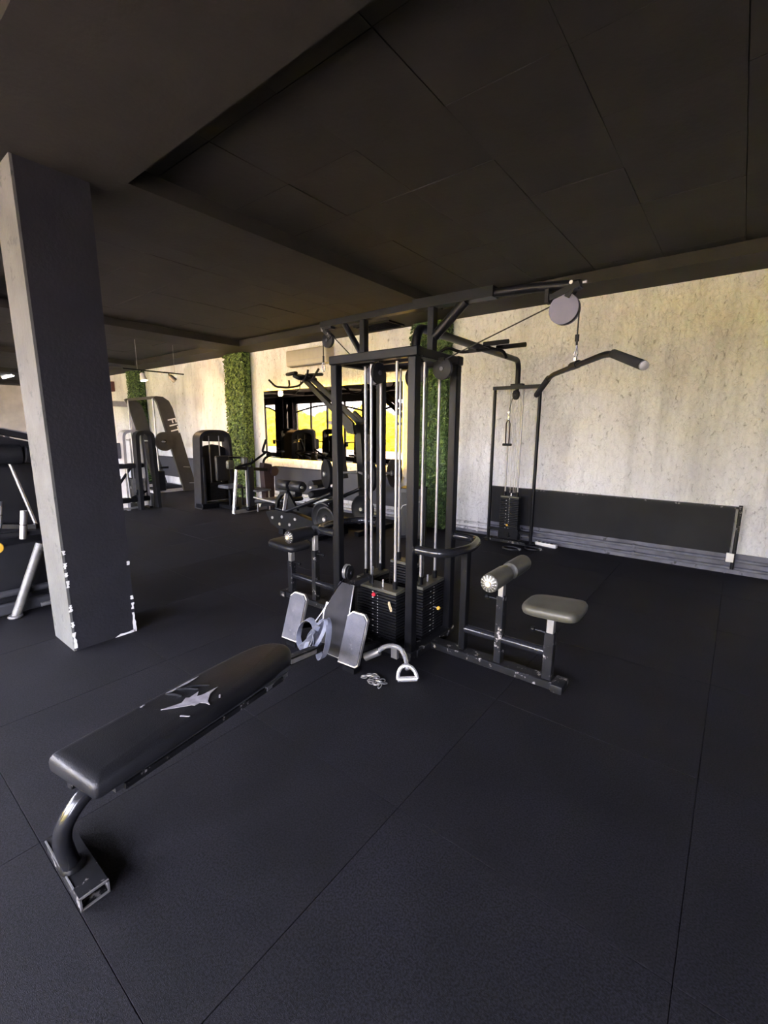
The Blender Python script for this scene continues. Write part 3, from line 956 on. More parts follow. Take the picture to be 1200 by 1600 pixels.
rim = [(-.17, .03), (-.14, 0), (.14, 0), (.17, .03), (.065, SL), (-.065, SL)]
MB().tube([so + e1 * a + e2 * b for a, b in rim], .006, 6, closed=True).build('worn_rim', 'silver', sh)
MB().bar(so + e2 * .2 - e3 * .008 - e1 * 0, so + e2 * SL - e3 * .008, .016, .004, e3).build('slot', 'black', sh)
MB().box((-0.14, -0.36, 0.22), (.06, .05, .44)).build('pulley_post', 'black', gym)
MB().bar((-0.14, -0.38, .46), (-0.08, -0.20, .50), .05, .035).build('pulley_arm', 'blackworn', gym)
pulley(gym, (-0.155, -0.37, 0.565), (1, 0.25, 0), 0.055, 'silver')
pulley(gym, (-0.125, -0.378, 0.565), (1, 0.25, 0), 0.052, 'plate')
MB().rbox((-0.14, -0.40, .035), (.16, .42, .06), .006, 1).build('front_rail', 'blackworn', gym)

# crossover pipe to the single tower by the wall, with pull-up handles
pipe_pts = fillet([(-0.02, .26, 2.09), (-0.0, .26, 2.345), (-0.44, 3.32, 2.49), (-0.44, 3.32, 2.165)], .16, 7)
MB().tube(pipe_pts, .034, 12).build('crossover_pipe', 'black', gym)
MB().tube(fillet([(-0.60, 1.52, 2.36), (-0.48, 1.52, 2.42), (-0.38, 1.62, 2.37), (-0.02, 1.62, 2.37), (0.09, 1.62, 2.34), (0.14, 1.58, 2.27)], .05, 4), .016, 10).build('pull_up_bar', 'black', gym)
MB().box((-0.22, 1.60, 2.385), (.09, .06, .05)).build('bar_clamp', 'black', gym)
for y, x0, x1 in ((1.50, -.06, .19), (1.75, -.04, .26)):
    MB().tube([(x0, y, 2.40), (x1, y, 2.40)], .022, 10).build('foam_grip', 'foam', gym)
MB().bar((-.05, 1.48, 2.385), (-.05, 1.77, 2.385), .02, .02).build('grip_bracket', 'black', gym)

# ------------------------------------------------------------------ lat bar on the right arm
lb = thing('lat_bar', 'long black bent lat pulldown bar hanging from the tower arm', 'lat bar', (-0.80 + 0.033, 2.68, 1.94))
d = Vector((math.cos(R(-56)), math.sin(R(-56)), 0))
zz = Vector((0, 0, 1))
bar_pts = fillet([-d * .79 - zz * .10, -d * .46, d * .46, d * .79 - zz * .10], .10, 6)
MB().tube(bar_pts, .015, 12).build('bar', 'black', lb)
for s_ in (-1, 1):
    MB().tube([d * s_ * .50 - zz * .012, d * s_ * .785 - zz * .0985], .0195, 12).build('rubber_grip', 'foam', lb)
    e = d * s_ * .79 - zz * .10
    MB().lathe(e, d * s_ - zz * .3 * 1, [(.018, -.002), (.018, .006), (.010, .008)], 12).build('end_cap', 'silver', lb)
MB().tube([-d * .05 + zz * .005, d * .05 + zz * .005], .022, 12).build('swivel_sleeve', 'black', lb)
MB().bar((0, 0, .01), (0, 0, .045), .012, .03).build('eye', 'silver', lb)
MB().tube([(0, 0, .035), (.022 * .6, -.018, .06), (.003, 0, .115), (-.022 * .6, .018, .06)], .0045, 6, closed=True).build('snap_hook', 'chrome', lb)
MB().tube([(0, 0, .11), (0, 0, .135)], .006, 8).tube([(0, 0, .13), (0, 0, .165)], .011, 8).build('cable_end', 'black', lb)

# ------------------------------------------------------------------ single cable tower by the wall
ct = thing('cable_tower', 'slim black single-stack cable tower standing by the plaster wall', 'gym machine', (-2.44, 6.0, 0))
CW = 0.315
for s_ in (-1, 1):
    MB().tube([(s_ * CW, 0, .03), (s_ * CW, 0, 2.13)], .022, 12).build('post', 'black', ct)
    MB().rbox((s_ * CW, -.02, .015), (.09, .14, .03), .004, 1).build('foot', 'black', ct)
MB().box((0, 0, 2.145), (2 * CW + .05, .05, .045)).build('top_rail', 'black', ct)
MB().box((0, 0, .17), (2 * CW - .03, .04, .035)).build('lower_rail', 'black', ct)
MB().rbox((0, 0, .0225), (2 * CW - .1, .12, .045), .004, 1).build('base_rail', 'blackworn', ct)
MB().box((0, 0, 2.178), (.16, .09, .022)).build('pipe_socket', 'black', ct)
stack(ct, 0.0, 0.0, 'x', 18, base=0.205, L_=0.27, W_=0.10, th=0.0245, ztop=2.12, pin=((0, -1, 0), 'yellow'), pin_level=2)
p1 = pulley(ct, (0.0, -.03, 2.045), (.45, .9, 0), .065)
MB().box((0, -.0, 2.10), (.03, .05, .05)).build('mount', 'black', p1)
pulley(ct, (0.0, -.03, .12), (.75, .65, 0), .045)
for x, y in ((-.035, -.055), (-.012, -.02), (.03, -.01), (.052, 0.0)):
    MB().tube([(x, y, .72 if x > -.03 else 1.0), (x, y, 2.05)], .003, 6).build('cable', 'silver', ct)
pulley(ct, (-.005, -.0, .735), (.75, .65, 0), .03)
hd = thing('stirrup_handle', 'dark webbing stirrup handle hanging on the single cable tower', 'cable handle', (-2.505, 5.915, 1.36))
lp = [(0.022, 0, .03), (.026, 0, .12), (.026, 0, .30), (.012, 0, .345), (-.012, 0, .345), (-.026, 0, .30), (-.026, 0, .12), (-.022, 0, .03)]
MB().tube(lp, .009, 8).build('webbing', 'brown', hd)
MB().tube([(-.062, 0, .022), (.062, 0, .022)], .017, 12).build('grip', 'foam', hd)
for k in range(4):
    MB().tube([(.009 * math.cos(a) * (k % 2), .009 * math.cos(a) * ((k + 1) % 2), .365 + k * .028 + .018 * math.sin(a)) for a in [i * math.pi / 5 for i in range(10)]], .0035, 6, closed=True).build('chain_link', 'chrome', hd)
MB().tube([(0, 0, .46), (.03, .03, .64)], .004, 6).build('cable_end', 'black', hd)
for (x, y, r_, lab) in ((-2.26, 5.66, .11, 'flat black oval ankle strap on the floor in front of the single cable tower'), (-2.03, 5.83, .10, 'flat black ring strap on the floor beside the power strip')):
    pts = [(r_ * math.cos(a), r_ * .75 * math.sin(a), .014) for a in [i * 2 * math.pi / 24 for i in range(24)]]
    o = thing('ankle_strap', lab, 'cable strap', (x, y, 0))
    MB().tube(pts, .014, 8, closed=True).build('loop', 'vinyl', o)
    MB().rbox((r_, 0, .016), (.035, .05, .03), .004, 1).build('buckle', 'silver', o)
    MB().tube([(r_ + .02 + .012 * math.cos(a), .018 * math.sin(a), .012) for a in [i * math.pi / 6 for i in range(12)]], .003, 6, closed=True).build('ring', 'chrome', o)

# ================================================================== ROW BENCH
BA = R(10)
bench = thing('row_bench', 'long black vinyl bench with a torn grey patch and curved front leg', 'bench', (-1.668, 0.392, 0), BA)
def sup(y):
    return 1.0
out = []
hw, Ln, fr = .147, 1.10, .13
out += [(-hw + .012, 0), (hw - .012, 0), (hw, .015), (hw, Ln * .55), (hw - .012, Ln - fr - .06)]
for k in range(1, 9):
    a = math.pi / 2 * k / 8
    out.append((hw - .02 - fr * (1 - math.cos(a)), Ln - fr - .03 + (fr + .03) * math.sin(a)))
for x, y in reversed(out[5:13]):
    out.append((-x, y))
out += [(-hw + .012, Ln - fr - .06), (-hw, Ln * .55), (-hw, .015)]
cx0, cy0 = 0, Ln / 2
rings = [(-.012, 0.0), (-.002, .006), (0, .02), (0, .042), (-.003, .055), (-.010, .064), (-.022, .070), (-.040, .073)]
vs = []
n = len(out)
def inset(k, dlt):
    x, y = out[k]
    return Vector((x * (1 + dlt / hw), Ln / 2 + (y - Ln / 2) * (1 + dlt / (Ln / 2))))
BZ = .385
for dl, z in rings:
    for k in range(n):
        q = inset(k, dl)
        vs.append((q.x, q.y, BZ + z - .03 * max(0, q.y - .2)))
fs = [(i * n + k, i * n + (k + 1) % n, (i + 1) * n + (k + 1) % n, (i + 1) * n + k) for i in range(len(rings) - 1) for k in range(n)]
fs += [tuple(range(n - 1, -1, -1)), tuple((len(rings) - 1) * n + k for k in range(n))]
pad = MB().add(vs, fs).build('pad', 'vinyl', bench, sharp=70)
def ztop(y):
    return BZ + .073 - .03 * max(0, y - .2)
def tear(poly, name='tear', m='torn', th=.0024, dx=0.0, dy=0.0, k=1.0):
    MB().prism([(a * k + dx, b + dy) for a, b in poly], th, lambda a, b, t: (a, b, ztop(b) + t + .0007)).build(name, m, pad)
tear([(-.075, .46), (-.05, .50), (-.03, .535), (-.055, .57), (-.035, .575), (-.045, .63), (-.01, .60), (.005, .62), (.015, .70), (.035, .645), (.05, .63), (.085, .60), (.125, .585), (.09, .585), (.06, .575), (.055, .55), (.035, .545), (.02, .53), (.0, .515), (-.03, .49)], dx=.035, dy=-.10, k=.72)
tear([(.085, .37), (.118, .385), (.120, .391), (.085, .377)])
tear([(.118, .655), (.138, .64), (.142, .646), (.124, .662)], dy=-.10, k=.85)
tear([(-.125, .55), (-.12, .60), (-.126, .66), (-.118, .72), (-.108, .66), (-.112, .60), (-.11, .57)], dy=-.10, k=.88)
tear([(-.13, .43), (-.12, .435), (-.125, .45), (-.132, .445)], dy=-.10, k=.85)
for k, (x, y, l, a) in enumerate(((-.06, .52, .10, .5), (-.04, .56, .10, .7), (-.07, .46, .08, .3))):
    MB().tube([(x + l * (t - .5) * math.cos(a), y + l * (t - .5) * math.sin(a), ztop(y) + .004 * math.sin(math.pi * t) - .002) for t in [i / 6 for i in range(7)]], .005, 6).build('crease', 'vinyl', pad)
MB().box((0, .53, .372), (.27, .92, .02)).build('pad_board', 'dkgrey', bench)
MB().bar((0, .06, .345), (0, 1.08, .31), .055, .05).build('spine', 'black', bench)
MB().bar((.139, .10, .368), (.139, .92, .344), .012, .022).build('edge_strip', 'blackworn', bench)
MB().bar((.142, .80, .352), (.125, .97, .342), .014, .02).build('worn_strip', 'silver', bench)
MB().bar((0, 1.02, .325), (-.15, 1.66, .115), .05, .045).build('rail', 'blackworn', bench)
MB().bar((-.006, 1.16, .281), (-.086, 1.50, .169), .010, .026).build('worn_edge', 'silver', bench)
leg_pts = fillet([(-.0, .22, .345), (-.0, .035, .335), (-.03, -.045, .22), (-.04, -.015, .045)], .14, 8)
MB().tube(leg_pts, .029, 14).build('leg', 'blackgloss', bench)
MB().lathe((-.041, -.012, .049), (0, 0, 1), [(.042, 0), (.042, .006), (.034, .016), (.030, .024)], 16).build('weld_collar', 'black', bench)
rfoot = Matrix.Rotation(-BA, 3, 'Z')
ft = MB()
fc = Vector((-.055, .005, .026))
W2, D2, H2, tk = .170, .044, .0245, .004
for sgn in (-1, 1):
    ft.box(fc + rfoot @ Vector((0, 0, sgn * (H2 - tk / 2))), (2 * W2, 2 * D2, tk), rfoot)
    ft.box(fc + rfoot @ Vector((0, sgn * (D2 - tk / 2), 0)), (2 * W2, tk, 2 * H2 - 2 * tk), rfoot)
foot = ft.build('foot', 'blackworn', bench)
we = MB()
for sgn in (-1, 1):
    we.box(fc + rfoot @ Vector((W2, 0, sgn * (H2 - .002))), (.006, 2 * D2 + .002, .006), rfoot)
    we.box(fc + rfoot @ Vector((W2, sgn * (D2 - .002), 0)), (.006, .006, 2 * H2), rfoot)
we.box(fc + rfoot @ Vector((-.03, -D2, H2)), (2 * W2 - .05, .005, .005), rfoot)
we.build('worn_edge', 'silver', foot)
MB().rbox((-.05, .03, .36), (.03, .03, .04), .004, 1).build('leg_bracket', 'blackworn', bench)

# ------------------------------------------------------------------ attachments around the low row
vh = thing('row_attachment', 'chromed double stirrup row handle lying against the tower base', 'cable handle', (-1.66, 2.235, 0))
MB().tube(fillet([(-.17, -.02, .055), (-.08, .02, .14), (.03, .03, .155), (.11, -.02, .12), (.15, -.06, .075)], .05, 5), .016, 10).build('yoke', 'chrome', vh)
MB().tube([(-.22, -.045, .030), (-.13, -.0, .085)], .028, 14).build('grip', 'silver', vh)
MB().box((-.03, .045, .10), (.05, .02, .10)).build('hook_plate', 'silver', vh)
dc = Vector((.165, -.085, .06))
da, db = Vector((.62, .35, .1)).normalized(), Vector((-.25, .1, .95)).normalized()
dr = [dc + da * (.062 * math.cos(a)) + db * (.085 * math.sin(a) - .03) for a in [math.pi * i / 14 for i in range(15)]]
MB().tube(dr, .013, 10).build('stirrup_ring', 'chrome', vh)
MB().tube([dr[0], dr[-1]], .017, 12).build('grip', 'chrome', vh)

ch = thing('loose_chain', 'short silver chain lying in a heap on the rubber floor', 'chain', (-1.665, 2.03, 0))
rch = random.Random(4)
link = MB().tube([(.021 * math.cos(a), .0125 * math.sin(a), 0) for a in [i * 2 * math.pi / 14 for i in range(14)]], .0032, 6, closed=True).mesh('chain_link', 'silver')
for k in range(20):
    t = k / 19
    x = -.075 + .15 * (t if k % 2 == 0 else 1 - abs(2 * t - 1)) + rch.uniform(-.01, .01)
    y = .035 * math.sin(t * 9) + rch.uniform(-.012, .012)
    put('chain_link', link, ch, (x, y, .006 + .004 * (k % 3)), (R(rch.uniform(-30, 30)), R(rch.uniform(-12, 12)), rch.uniform(0, 3.14)))

# grey strap bunched over the shroud with a long silver hook
stp = thing('strap_bundle', 'bunched grey plastic straps hanging over the low pulley shroud', 'cable strap', (-2.105, 1.955, 0))
def ribbon(pts, w, wdir, th=.004):
    P = [Vector(p) for p in pts]
    wd = Vector(wdir).normalized()
    vs, fs = [], []
    for i, p in enumerate(P):
        t = (P[min(i + 1, len(P) - 1)] - P[max(i - 1, 0)]).normalized()
        nn = t.cross(wd).normalized()
        for a, b in ((-1, -1), (1, -1), (1, 1), (-1, 1)):
            vs.append(p + wd * a * w / 2 + nn * b * th / 2)
    for i in range(len(P) - 1):
        for k in range(4):
            fs.append((i * 4 + k, i * 4 + (k + 1) % 4, i * 4 + 4 + (k + 1) % 4, i * 4 + 4 + k))
    fs += [(3, 2, 1, 0), tuple((len(P) - 1) * 4 + k for k in range(4))]
    return MB().add(vs, fs)
def loop_pts(c, rx, rz, tilt, n=22, a0=0, a1=2 * math.pi, yk=0.0):
    o = []
    for i in range(n + 1):
        a = a0 + (a1 - a0) * i / n
        x, z = rx * math.cos(a), rz * math.sin(a)
        o.append(Vector(c) + Vector((x * math.cos(tilt) - z * math.sin(tilt), yk * z - .02 * math.cos(a), x * math.sin(tilt) + z * math.cos(tilt))))
    return o
ribbon(loop_pts((-.085, -.02, .205), .115, .09, .35, yk=.5), .042, (0.1, 1, .25)).build('strap_loop', 'strap', stp, sharp=80)
ribbon(loop_pts((.07, -.01, .215), .065, .115, .25, yk=.5), .044, (0.3, 1, .2)).build('strap_loop', 'strap', stp, sharp=80)
ribbon(loop_pts((.02, -.035, .225), .05, .115, -.35, yk=.5), .028, (.8, .6, .1)).build('strap_loop', 'strap', stp, sharp=80)
ribbon([(-.12, -.05, .11), (-.05, -.06, .17), (.01, -.04, .24), (.02, -.01, .29)], .035, (.6, .8, -.4)).build('strap_tail', 'strap', stp, sharp=80)
ribbon(loop_pts((-.02, -.04, .19), .085, .05, .9, yk=.4), .036, (-.3, 1, .3)).build('strap_loop', 'strap', stp, sharp=80)
MB().tube([(-.035, .02, .30), (.0, .045, .36), (.025, .085, .43), (.012, .085, .43), (.015, .05, .36), (.025, .03, .31)], .005, 6).build('wire_hook', 'chrome', stp)
MB().tube([(.015, .09, .43), (-.0, .20, .50), (-.005, .28, .54)], .004, 6).build('cable', 'black', stp)

# ================================================================== OTHER MACHINES
def arch_poly(w, h, top=.19, n=16, k=.86):
    pts = [(-w / 2, 0)]
    for i in range(n + 1):
        a = math.pi - math.pi * i / n
        ca, sa = math.cos(a), math.sin(a)
        pts.append((w / 2 * k * math.copysign(abs(ca) ** .72, ca), h - top + top * abs(sa) ** .75))
    pts.append((w / 2, 0))
    return pts

def arch_machine(label, loc, rz, w=.80, h=1.55, seat=True, group=None, frame='shroud'):
    o = thing('pin_loaded_machine', label, 'gym machine', loc, rz, group)
    path = arch_poly(w - .06, h - .03)
    MB().band(path, .06, .26, lambda a, b, t: (t - .12, a, b)).build('arched_frame', frame, o)
    inner = [(a * .86, b * .98) for a, b in path]
    low = [(-w * .40, .12), (w * .40, .12), (w * .375, h - .38), (w * .2, h - .31), (0, h - .285), (-w * .2, h - .31), (-w * .375, h - .38)]
    MB().prism(low, .03, lambda a, b, t: (t - .16, a, b)).build('back_panel', 'vinyl', o)
    hd_ = [(-w * .26, h - .22), (w * .30, h - .24), (w * .30, h - .09), (w * .15, h - .05), (-w * .15, h - .05), (-w * .26, h - .09)]
    MB().prism(hd_, .05, lambda a, b, t: (t - .10, a, b)).build('head_cover', 'olive', o)
    for y in (-.11, .11):
        MB().tube([(-.06, y, .14), (-.06, y, h - .12)], .012, 8).build('guide_rod', 'rod', o)
    ws = MB()
    for k in range(14):
        ws.box((-.06, 0, .155 + k * .026), (.10, .34, .022))
    ws.build('weight_stack', 'plate', o)
    MB().rbox((-.08, 0, .06), (.26, w, .10), .01, 1).build('base', 'black', o)
    MB().rbox((.0, -w / 2 + .10, .55), (.05, .05, .95), .01, 1).build('inner_post', 'shroud', o)
    MB().disc((-.10, 0, h - .06), (1, 0, 0), .05, .06, 14).build('badge', 'olive', o)
    if seat:
        MB().bar((.0, .0, .04), (.62, .0, .04), .08, .07).build('floor_rail', 'black', o)
        MB().rbox((.42, 0, .22), (.06, .07, .34), .006, 1).build('seat_post', 'black', o)
        MB().rbox((.42, 0, .46), (.36, .34, .07), .03, 3).build('seat', 'footpad', o)
        MB().rbox((.18, .0, .80), (.09, .30, .50), .035, 3).build('back_pad', 'vinyl', o)
        MB().rbox((.62, .22, .93), (.12, .12, .20), .03, 2).build('arm_pad', 'olivepad', o)
        MB().tube(fillet([(.05, .22, 1.0), (.40, .30, 1.0), (.62, .22, .95)], .06, 4), .022, 10).build('lever_arm', 'black', o)
        MB().disc((.47, .10, .62), (1, .2, 0), .022, .05, 12).build('knob', 'yellow', o)
    return o

arch_machine('grey arched pin-loaded machine with a small seat beside the bright hedge pilaster', (-8.22, 5.03, 0), 0.0)
# machine half hidden behind the column: narrow arch with side frame
bm_ = thing('press_machine', 'dark press machine with grey arched tower half hidden by the column', 'gym machine', (-9.25, 3.95, 0), R(0))
MB().band(arch_poly(.40, 1.52, .14), .05, .22, lambda a, b, t: (t - .05, a - .06, b)).build('arched_frame', 'greyframe', bm_)
MB().band(arch_poly(.34, 1.50, .12), .07, .16, lambda a, b, t: (t + .12, a + .10, b)).build('side_shell', 'vinyl', bm_)
for y in (-.10, .02):
    MB().tube([(0, y, .12), (0, y, 1.38)], .014, 8).build('guide_rod', 'rod', bm_)
ws = MB()
for k in range(16):
    ws.box((0, -.04, .20 + k * .026), (.10, .22, .022))
ws.build('weight_stack', 'silver', bm_)
MB().rbox((.02, -.30, .86), (.18, .75, .09), .03, 2).build('arm_pad', 'vinyl', bm_)
MB().rbox((.02, -.25, .20), (.14, .80, .10), .02, 1).build('base', 'black', bm_)
MB().tube([(.05, -.62, .04), (.05, .16, .04)], .022).build('floor_tube', 'silver', bm_)
MB().tube([(.05, -.60, .10), (.05, .10, .34), ], .022).build('strut', 'black', bm_)
MB().tube([(.05, -.45, .45), (.05, -.15, .84)], .025).build('strut', 'black', bm_)
MB().tube([(.06, -.22, .15), (.06, -.24, .84)], .022).build('upright', 'rod', bm_)
MB().disc((.10, -.05, .34), (1, 0, 0), .08, .05, 16).build('cam', 'black', bm_)
MB().box((.10, -.48, .42), (.01, .08, .14)).build('notice', 'white', bm_)
for y in (-.60, .15):
    MB().rbox((.05, y, .02), (.10, .06, .04), .008, 1).build('foot', 'black', bm_)
MB().rbox((-.1, -.35, 1.15), (.10, .30, .30), .04, 2).build('back_pad', 'footpad', bm_)

# FIT machine: two slanted side panels, rods, crossbars, a weight plate
fm = thing('smith_machine', 'bronze-grey slanted-panel lifting frame lettered FIT at the plaster wall', 'gym machine', (-11.0, 5.6, 0))
def slant(x, nm):
    poly = [(.16, 0), (.50, 0), (.10, 1.72), (.02, 2.05), (-.06, 2.22), (-.20, 2.31), (-.36, 2.32), (-.42, 2.29), (-.34, 2.16)]
    return MB().prism(poly, .07, lambda a, b, t: (x + t, a, b)).build(nm, 'olive', fm, sharp=30)
pn1 = slant(0.0, 'side_panel')
slant(-1.55, 'side_panel')
MB().bar((-1.5, -.34, 2.29), (-.05, -.34, 2.29), .07, .06).build('top_beam', 'olive', fm)
MB().bar((-1.5, .36, .05), (-.05, .36, .05), .08, .08).build('rear_beam', 'black', fm)
for x in (-.10, -1.45):
    MB().tube([(x, -.38, .10), (x, -.38, 2.27)], .02, 10).build('guide_rod', 'rod', fm)
    MB().bar((x, -.55, .04), (x, .30, .04), .08, .07).build('floor_beam', 'greyframe', fm)
    MB().rbox((x, -.36, .30), (.12, .20, .50), .02, 1).build('lower_housing', 'black', fm)
    MB().bar((x, -.35, .62), (x, -.15, .62), .05, .05).build('catch', 'black', fm)
MB().bar((-1.6, -.50, .035), (.05, -.50, .035), .07, .06).build('front_beam', 'greyframe', fm)
MB().tube([(-1.8, -.36, 1.26), (.28, -.36, 1.26)], .018, 10).build('barbell', 'rod', fm)
wp = MB().lathe((.13, -.30, 1.26), (1, 0, 0), [(.05, -.02), (.12, -.018), (.17, -.012), (.20, -.022), (.225, -.02), (.225, .02), (.20, .022), (.17, .012), (.12, .018), (.05, .02)], 28).build('weight_disc', 'olive', fm)
MB().disc((.13, -.30, 1.26), (1, 0, 0), .045, .06, 16).build('hub', 'black', wp)
MB().bar((.04, .17, .62), (.04, .33, .60), .006, .03, (1, 0, 0)).build('stripe', 'marks', pn1)
MB().bar((.04, .30, .20), (.04, .43, .19), .006, .03, (1, 0, 0)).build('stripe', 'marks', pn1)
tcv = bpy.data.curves.new('lettering', 'FONT')
tcv.body = 'FIT'
tcv.size = 0.30
tcv.extrude = 0.003
tob = bpy.data.objects.new('lettering', tcv)
COL.objects.link(tob)
bpy.context.view_layer.update()
tme = bpy.data.meshes.new_from_object(tob.evaluated_get(bpy.context.evaluated_depsgraph_get()))
bpy.data.objects.remove(tob)
tme.materials.clear()
tme.materials.append(M['marks'])
ex = Vector((0, .235, -.972)).normalized()
ez = Vector((1, 0, 0))
ey = ez.cross(ex)
lt = put('lettering', tme, pn1)
o3 = Vector((.040, -.14, 1.80))
lt.matrix_local = Matrix(((ex.x, ey.x, ez.x, o3.x), (ex.y, ey.y, ez.y, o3.y), (ex.z, ey.z, ez.z, o3.z), (0, 0, 0, 1)))

# light grey portal frame with cables beside it
gf = thing('cable_crossover', 'light grey steel cable frame standing left of the slanted-panel machine', 'gym machine', (-13.1, 5.25, 0))
for x, y in ((0, -.95), (0, .30)):
    MB().rbox((x, y, 1.12), (.10, .10, 2.24), .01, 1).build('upright', 'greyframe', gf)
    MB().rbox((x, y, .02), (.40, .14, .04), .006, 1).build('foot', 'greyframe', gf)
MB().rbox((0, -.325, 2.20), (.09, 1.16, .14), .01, 1).build('top_beam', 'greyframe', gf)
for y in (-.70, -.45):
    MB().tube([(0, y, .05), (0, y, 2.14)], .016, 8).build('guide_rod', 'rod', gf)
MB().rbox((0, -.58, .35), (.16, .40, .60), .01, 1).build('weight_stack', 'plate', gf)

# seated row stand next to the arched machine
rs = thing('seated_row_machine', 'low black rowing frame with a chromed slanted leg and raised handles', 'gym machine', (-7.32, 5.05, 0))
MB().tube([(.02, -.30, .02), (-.02, -.16, .86)], .034).build('slanted_leg', 'chrome', rs)
MB().rbox((.0, .10, .45), (.12, .14, .82), .02, 1).build('post', 'vinyl', rs)
MB().tube([(.06, -.02, .08), (.06, -.02, .80)], .018).build('guide_rod', 'rod', rs)
MB().bar((.0, -.20, .86), (.0, .50, .78), .06, .06).build('top_beam', 'black', rs)
MB().tube([(.0, -.16, .88), (.04, .12, .93), (.05, .48, 1.13)], .022).build('handle_bar', 'black', rs)
for y in (.02, .13):
    MB().tube([(.0, y, .84), (.02, y + .03, 1.02)], .016).build('peg', 'black', rs)
MB().rbox((-.05, -.28, .92), (.10, .13, .16), .03, 2).build('chest_pad', 'olivepad', rs)
MB().bar((.0, -.30, .03), (.0, .50, .03), .09, .06).build('floor_rail', 'silver', rs)
MB().bar((-.25, .48, .03), (.25, .48, .03), .07, .06).build('rear_foot', 'black', rs)
MB().tube([(-.28, .1, .09), (-.26, .1, .44), (0, .1, .46)], .02).build('side_tube', 'black', rs)
MB().rbox((.0, .08, .07), (.24, .26, .08), .02, 1).build('base_block', 'black', rs)

# lever machine with a bent handle
lm = thing('lever_machine', 'dark lever machine with a zigzag handle left of the leg press', 'gym machine', (-7.55, 5.74, 0))
MB().prism([(-.10, 0), (.10, 0), (.12, .70), (.06, .86), (-.12, .90), (-.14, .80)], .14, lambda a, b, t: (t, a, b)).build('upright', 'brown', lm)
MB().disc((.09, .10, .72), (1, 0, 0), .10, .07, 18).build('pivot_cover', 'brown', lm)
MB().tube(fillet([(.0, -.10, .86), (.0, -.06, .98), (.02, .12, 1.06), (.02, .06, 1.10), (.02, -.12, 1.12), (.03, -.02, 1.36)], .05, 4), .024, 10).build('handle', 'black', lm)
MB().bar((-.05, -.45, .03), (-.05, .25, .03), .08, .06).build('floor_rail', 'silver', lm)
MB().rbox((.2, -.40, .40), (.42, .34, .035), .012, 2).build('stool_top', 'footpad', lm)
for x, y in ((.03, -.54), (.37, -.54), (.03, -.26), (.37, -.26)):
    MB().tube([(x, y, 0), (x, y, .39)], .014, 8).build('stool_leg', 'rod', lm)

# leg press in front of the mirror
lp_ = thing('leg_press', 'black plate-loaded leg press with roller pads in front of the mirror', 'gym machine', (-5.15, 4.62, 0))
MB().prism([(-.62, .30), (-.50, .12), (-.15, .0), (.55, .0), (.62, .25), (.10, .34), (-.30, .36)], .10, lambda a, b, t: (a, b * 0 + t - .25, b)).prism([(-.62, .30), (-.50, .12), (-.15, .0), (.55, .0), (.62, .25), (.10, .34), (-.30, .36)], .10, lambda a, b, t: (a, t + .25, b)).build('side_frame', 'black', lp_)
MB().bar((-.2, -.35, .04), (-.2, .35, .04), .10, .08).bar((.5, -.35, .04), (.5, .35, .04), .10, .08).build('floor_beam', 'black', lp_)
MB().rbox((-.66, 0, .44), (.74, .44, .07), .03, 3, Matrix.Rotation(R(-6), 3, 'Y')).build('seat_board', 'vinyl', lp_)
MB().bar((-1.02, -.22, .475), (-.32, -.24, .44), .02, .02).build('edge_tube', 'silver', lp_)
MB().prism([(-1.02, .42), (-.88, .42), (-.97, .30)], .30, lambda a, b, t: (a, t, b)).build('front_gusset', 'silver', lp_)
for x in (-.50, -.19):
    MB().lathe((x, 0.0, .70), (1, -.1, 0), [(.07, -.14), (.085, -.12), (.085, .12), (.07, .14)], 18).build('roller_pad', 'vinyl', lp_)
MB().tube([(-.66, .01, .70), (-.02, -.05, .70)], .02).build('roller_axle', 'silver', lp_)
MB().tube([(-.34, .0, .42), (-.34, .0, .69)], .025).build('roller_post', 'black', lp_)
MB().rbox((-.38, .02, .58), (.40, .16, .10), .03, 2).build('back_pad', 'vinyl', lp_)
arcp = [(-.33, .40), (-.30, .52), (-.20, .62), (-.05, .66)]
MB().band(arcp, .05, .05, lambda a, b, t: (a, t - .30, b)).build('curved_guard', 'black', lp_)
MB().bar((-.13, -.33, .38), (-.06, -.33, .64), .02, .05, (0, 1, 0)).build('light_stripe', 'greyframe', lp_)
MB().prism([(-.04, .66), (.16, .40), (-.06, .38)], .04, lambda a, b, t: (a, t - .30, b)).build('gusset', 'black', lp_)
MB().tube([(-.35, -.30, .38), (-.1, -.30, .36), (.55, -.30, .60), (.85, -.30, .72)], .028).build('slide_rail', 'black', lp_)
MB().tube([(-.35, .30, .38), (-.1, .30, .36), (.55, .30, .60), (.85, .30, .72)], .028).build('slide_rail', 'black', lp_)
MB().rbox((.42, 0, .66), (.12, .60, .10), .02, 1, Matrix.Rotation(R(-20), 3, 'Y')).build('sled', 'black', lp_)
MB().rbox((.30, -.12, .74), (.05, .14, .05), .01, 1).rbox((.50, .12, .76), (.05, .14, .05), .01, 1).build('sled_catch', 'silver', lp_)
for x, y, r_ in ((.80, -.42, .21), (.80, .40, .21), (.92, -.48, .17)):
    w_ = MB().lathe((x, y, .40), (0, 1, 0), [(.05, -.025), (.06, -.015), (r_ - .04, -.012), (r_ - .02, -.025), (r_, -.02), (r_, .02), (r_ - .02, .025), (.05, .025)], 26).build('weight_disc', 'plate', lp_)
    MB().disc((x, y, .40), (0, 1, 0), .03, .10, 12).build('hub', 'silver', w_)
for x, z in ((-.45, .22), (-.28, .14), (-.22, .26), (-.05, .16), (.08, .26)):
    MB().disc((x, -.303, z), (0, 1, 0), .025, .014, 10).build('bolt', 'silver', lp_)

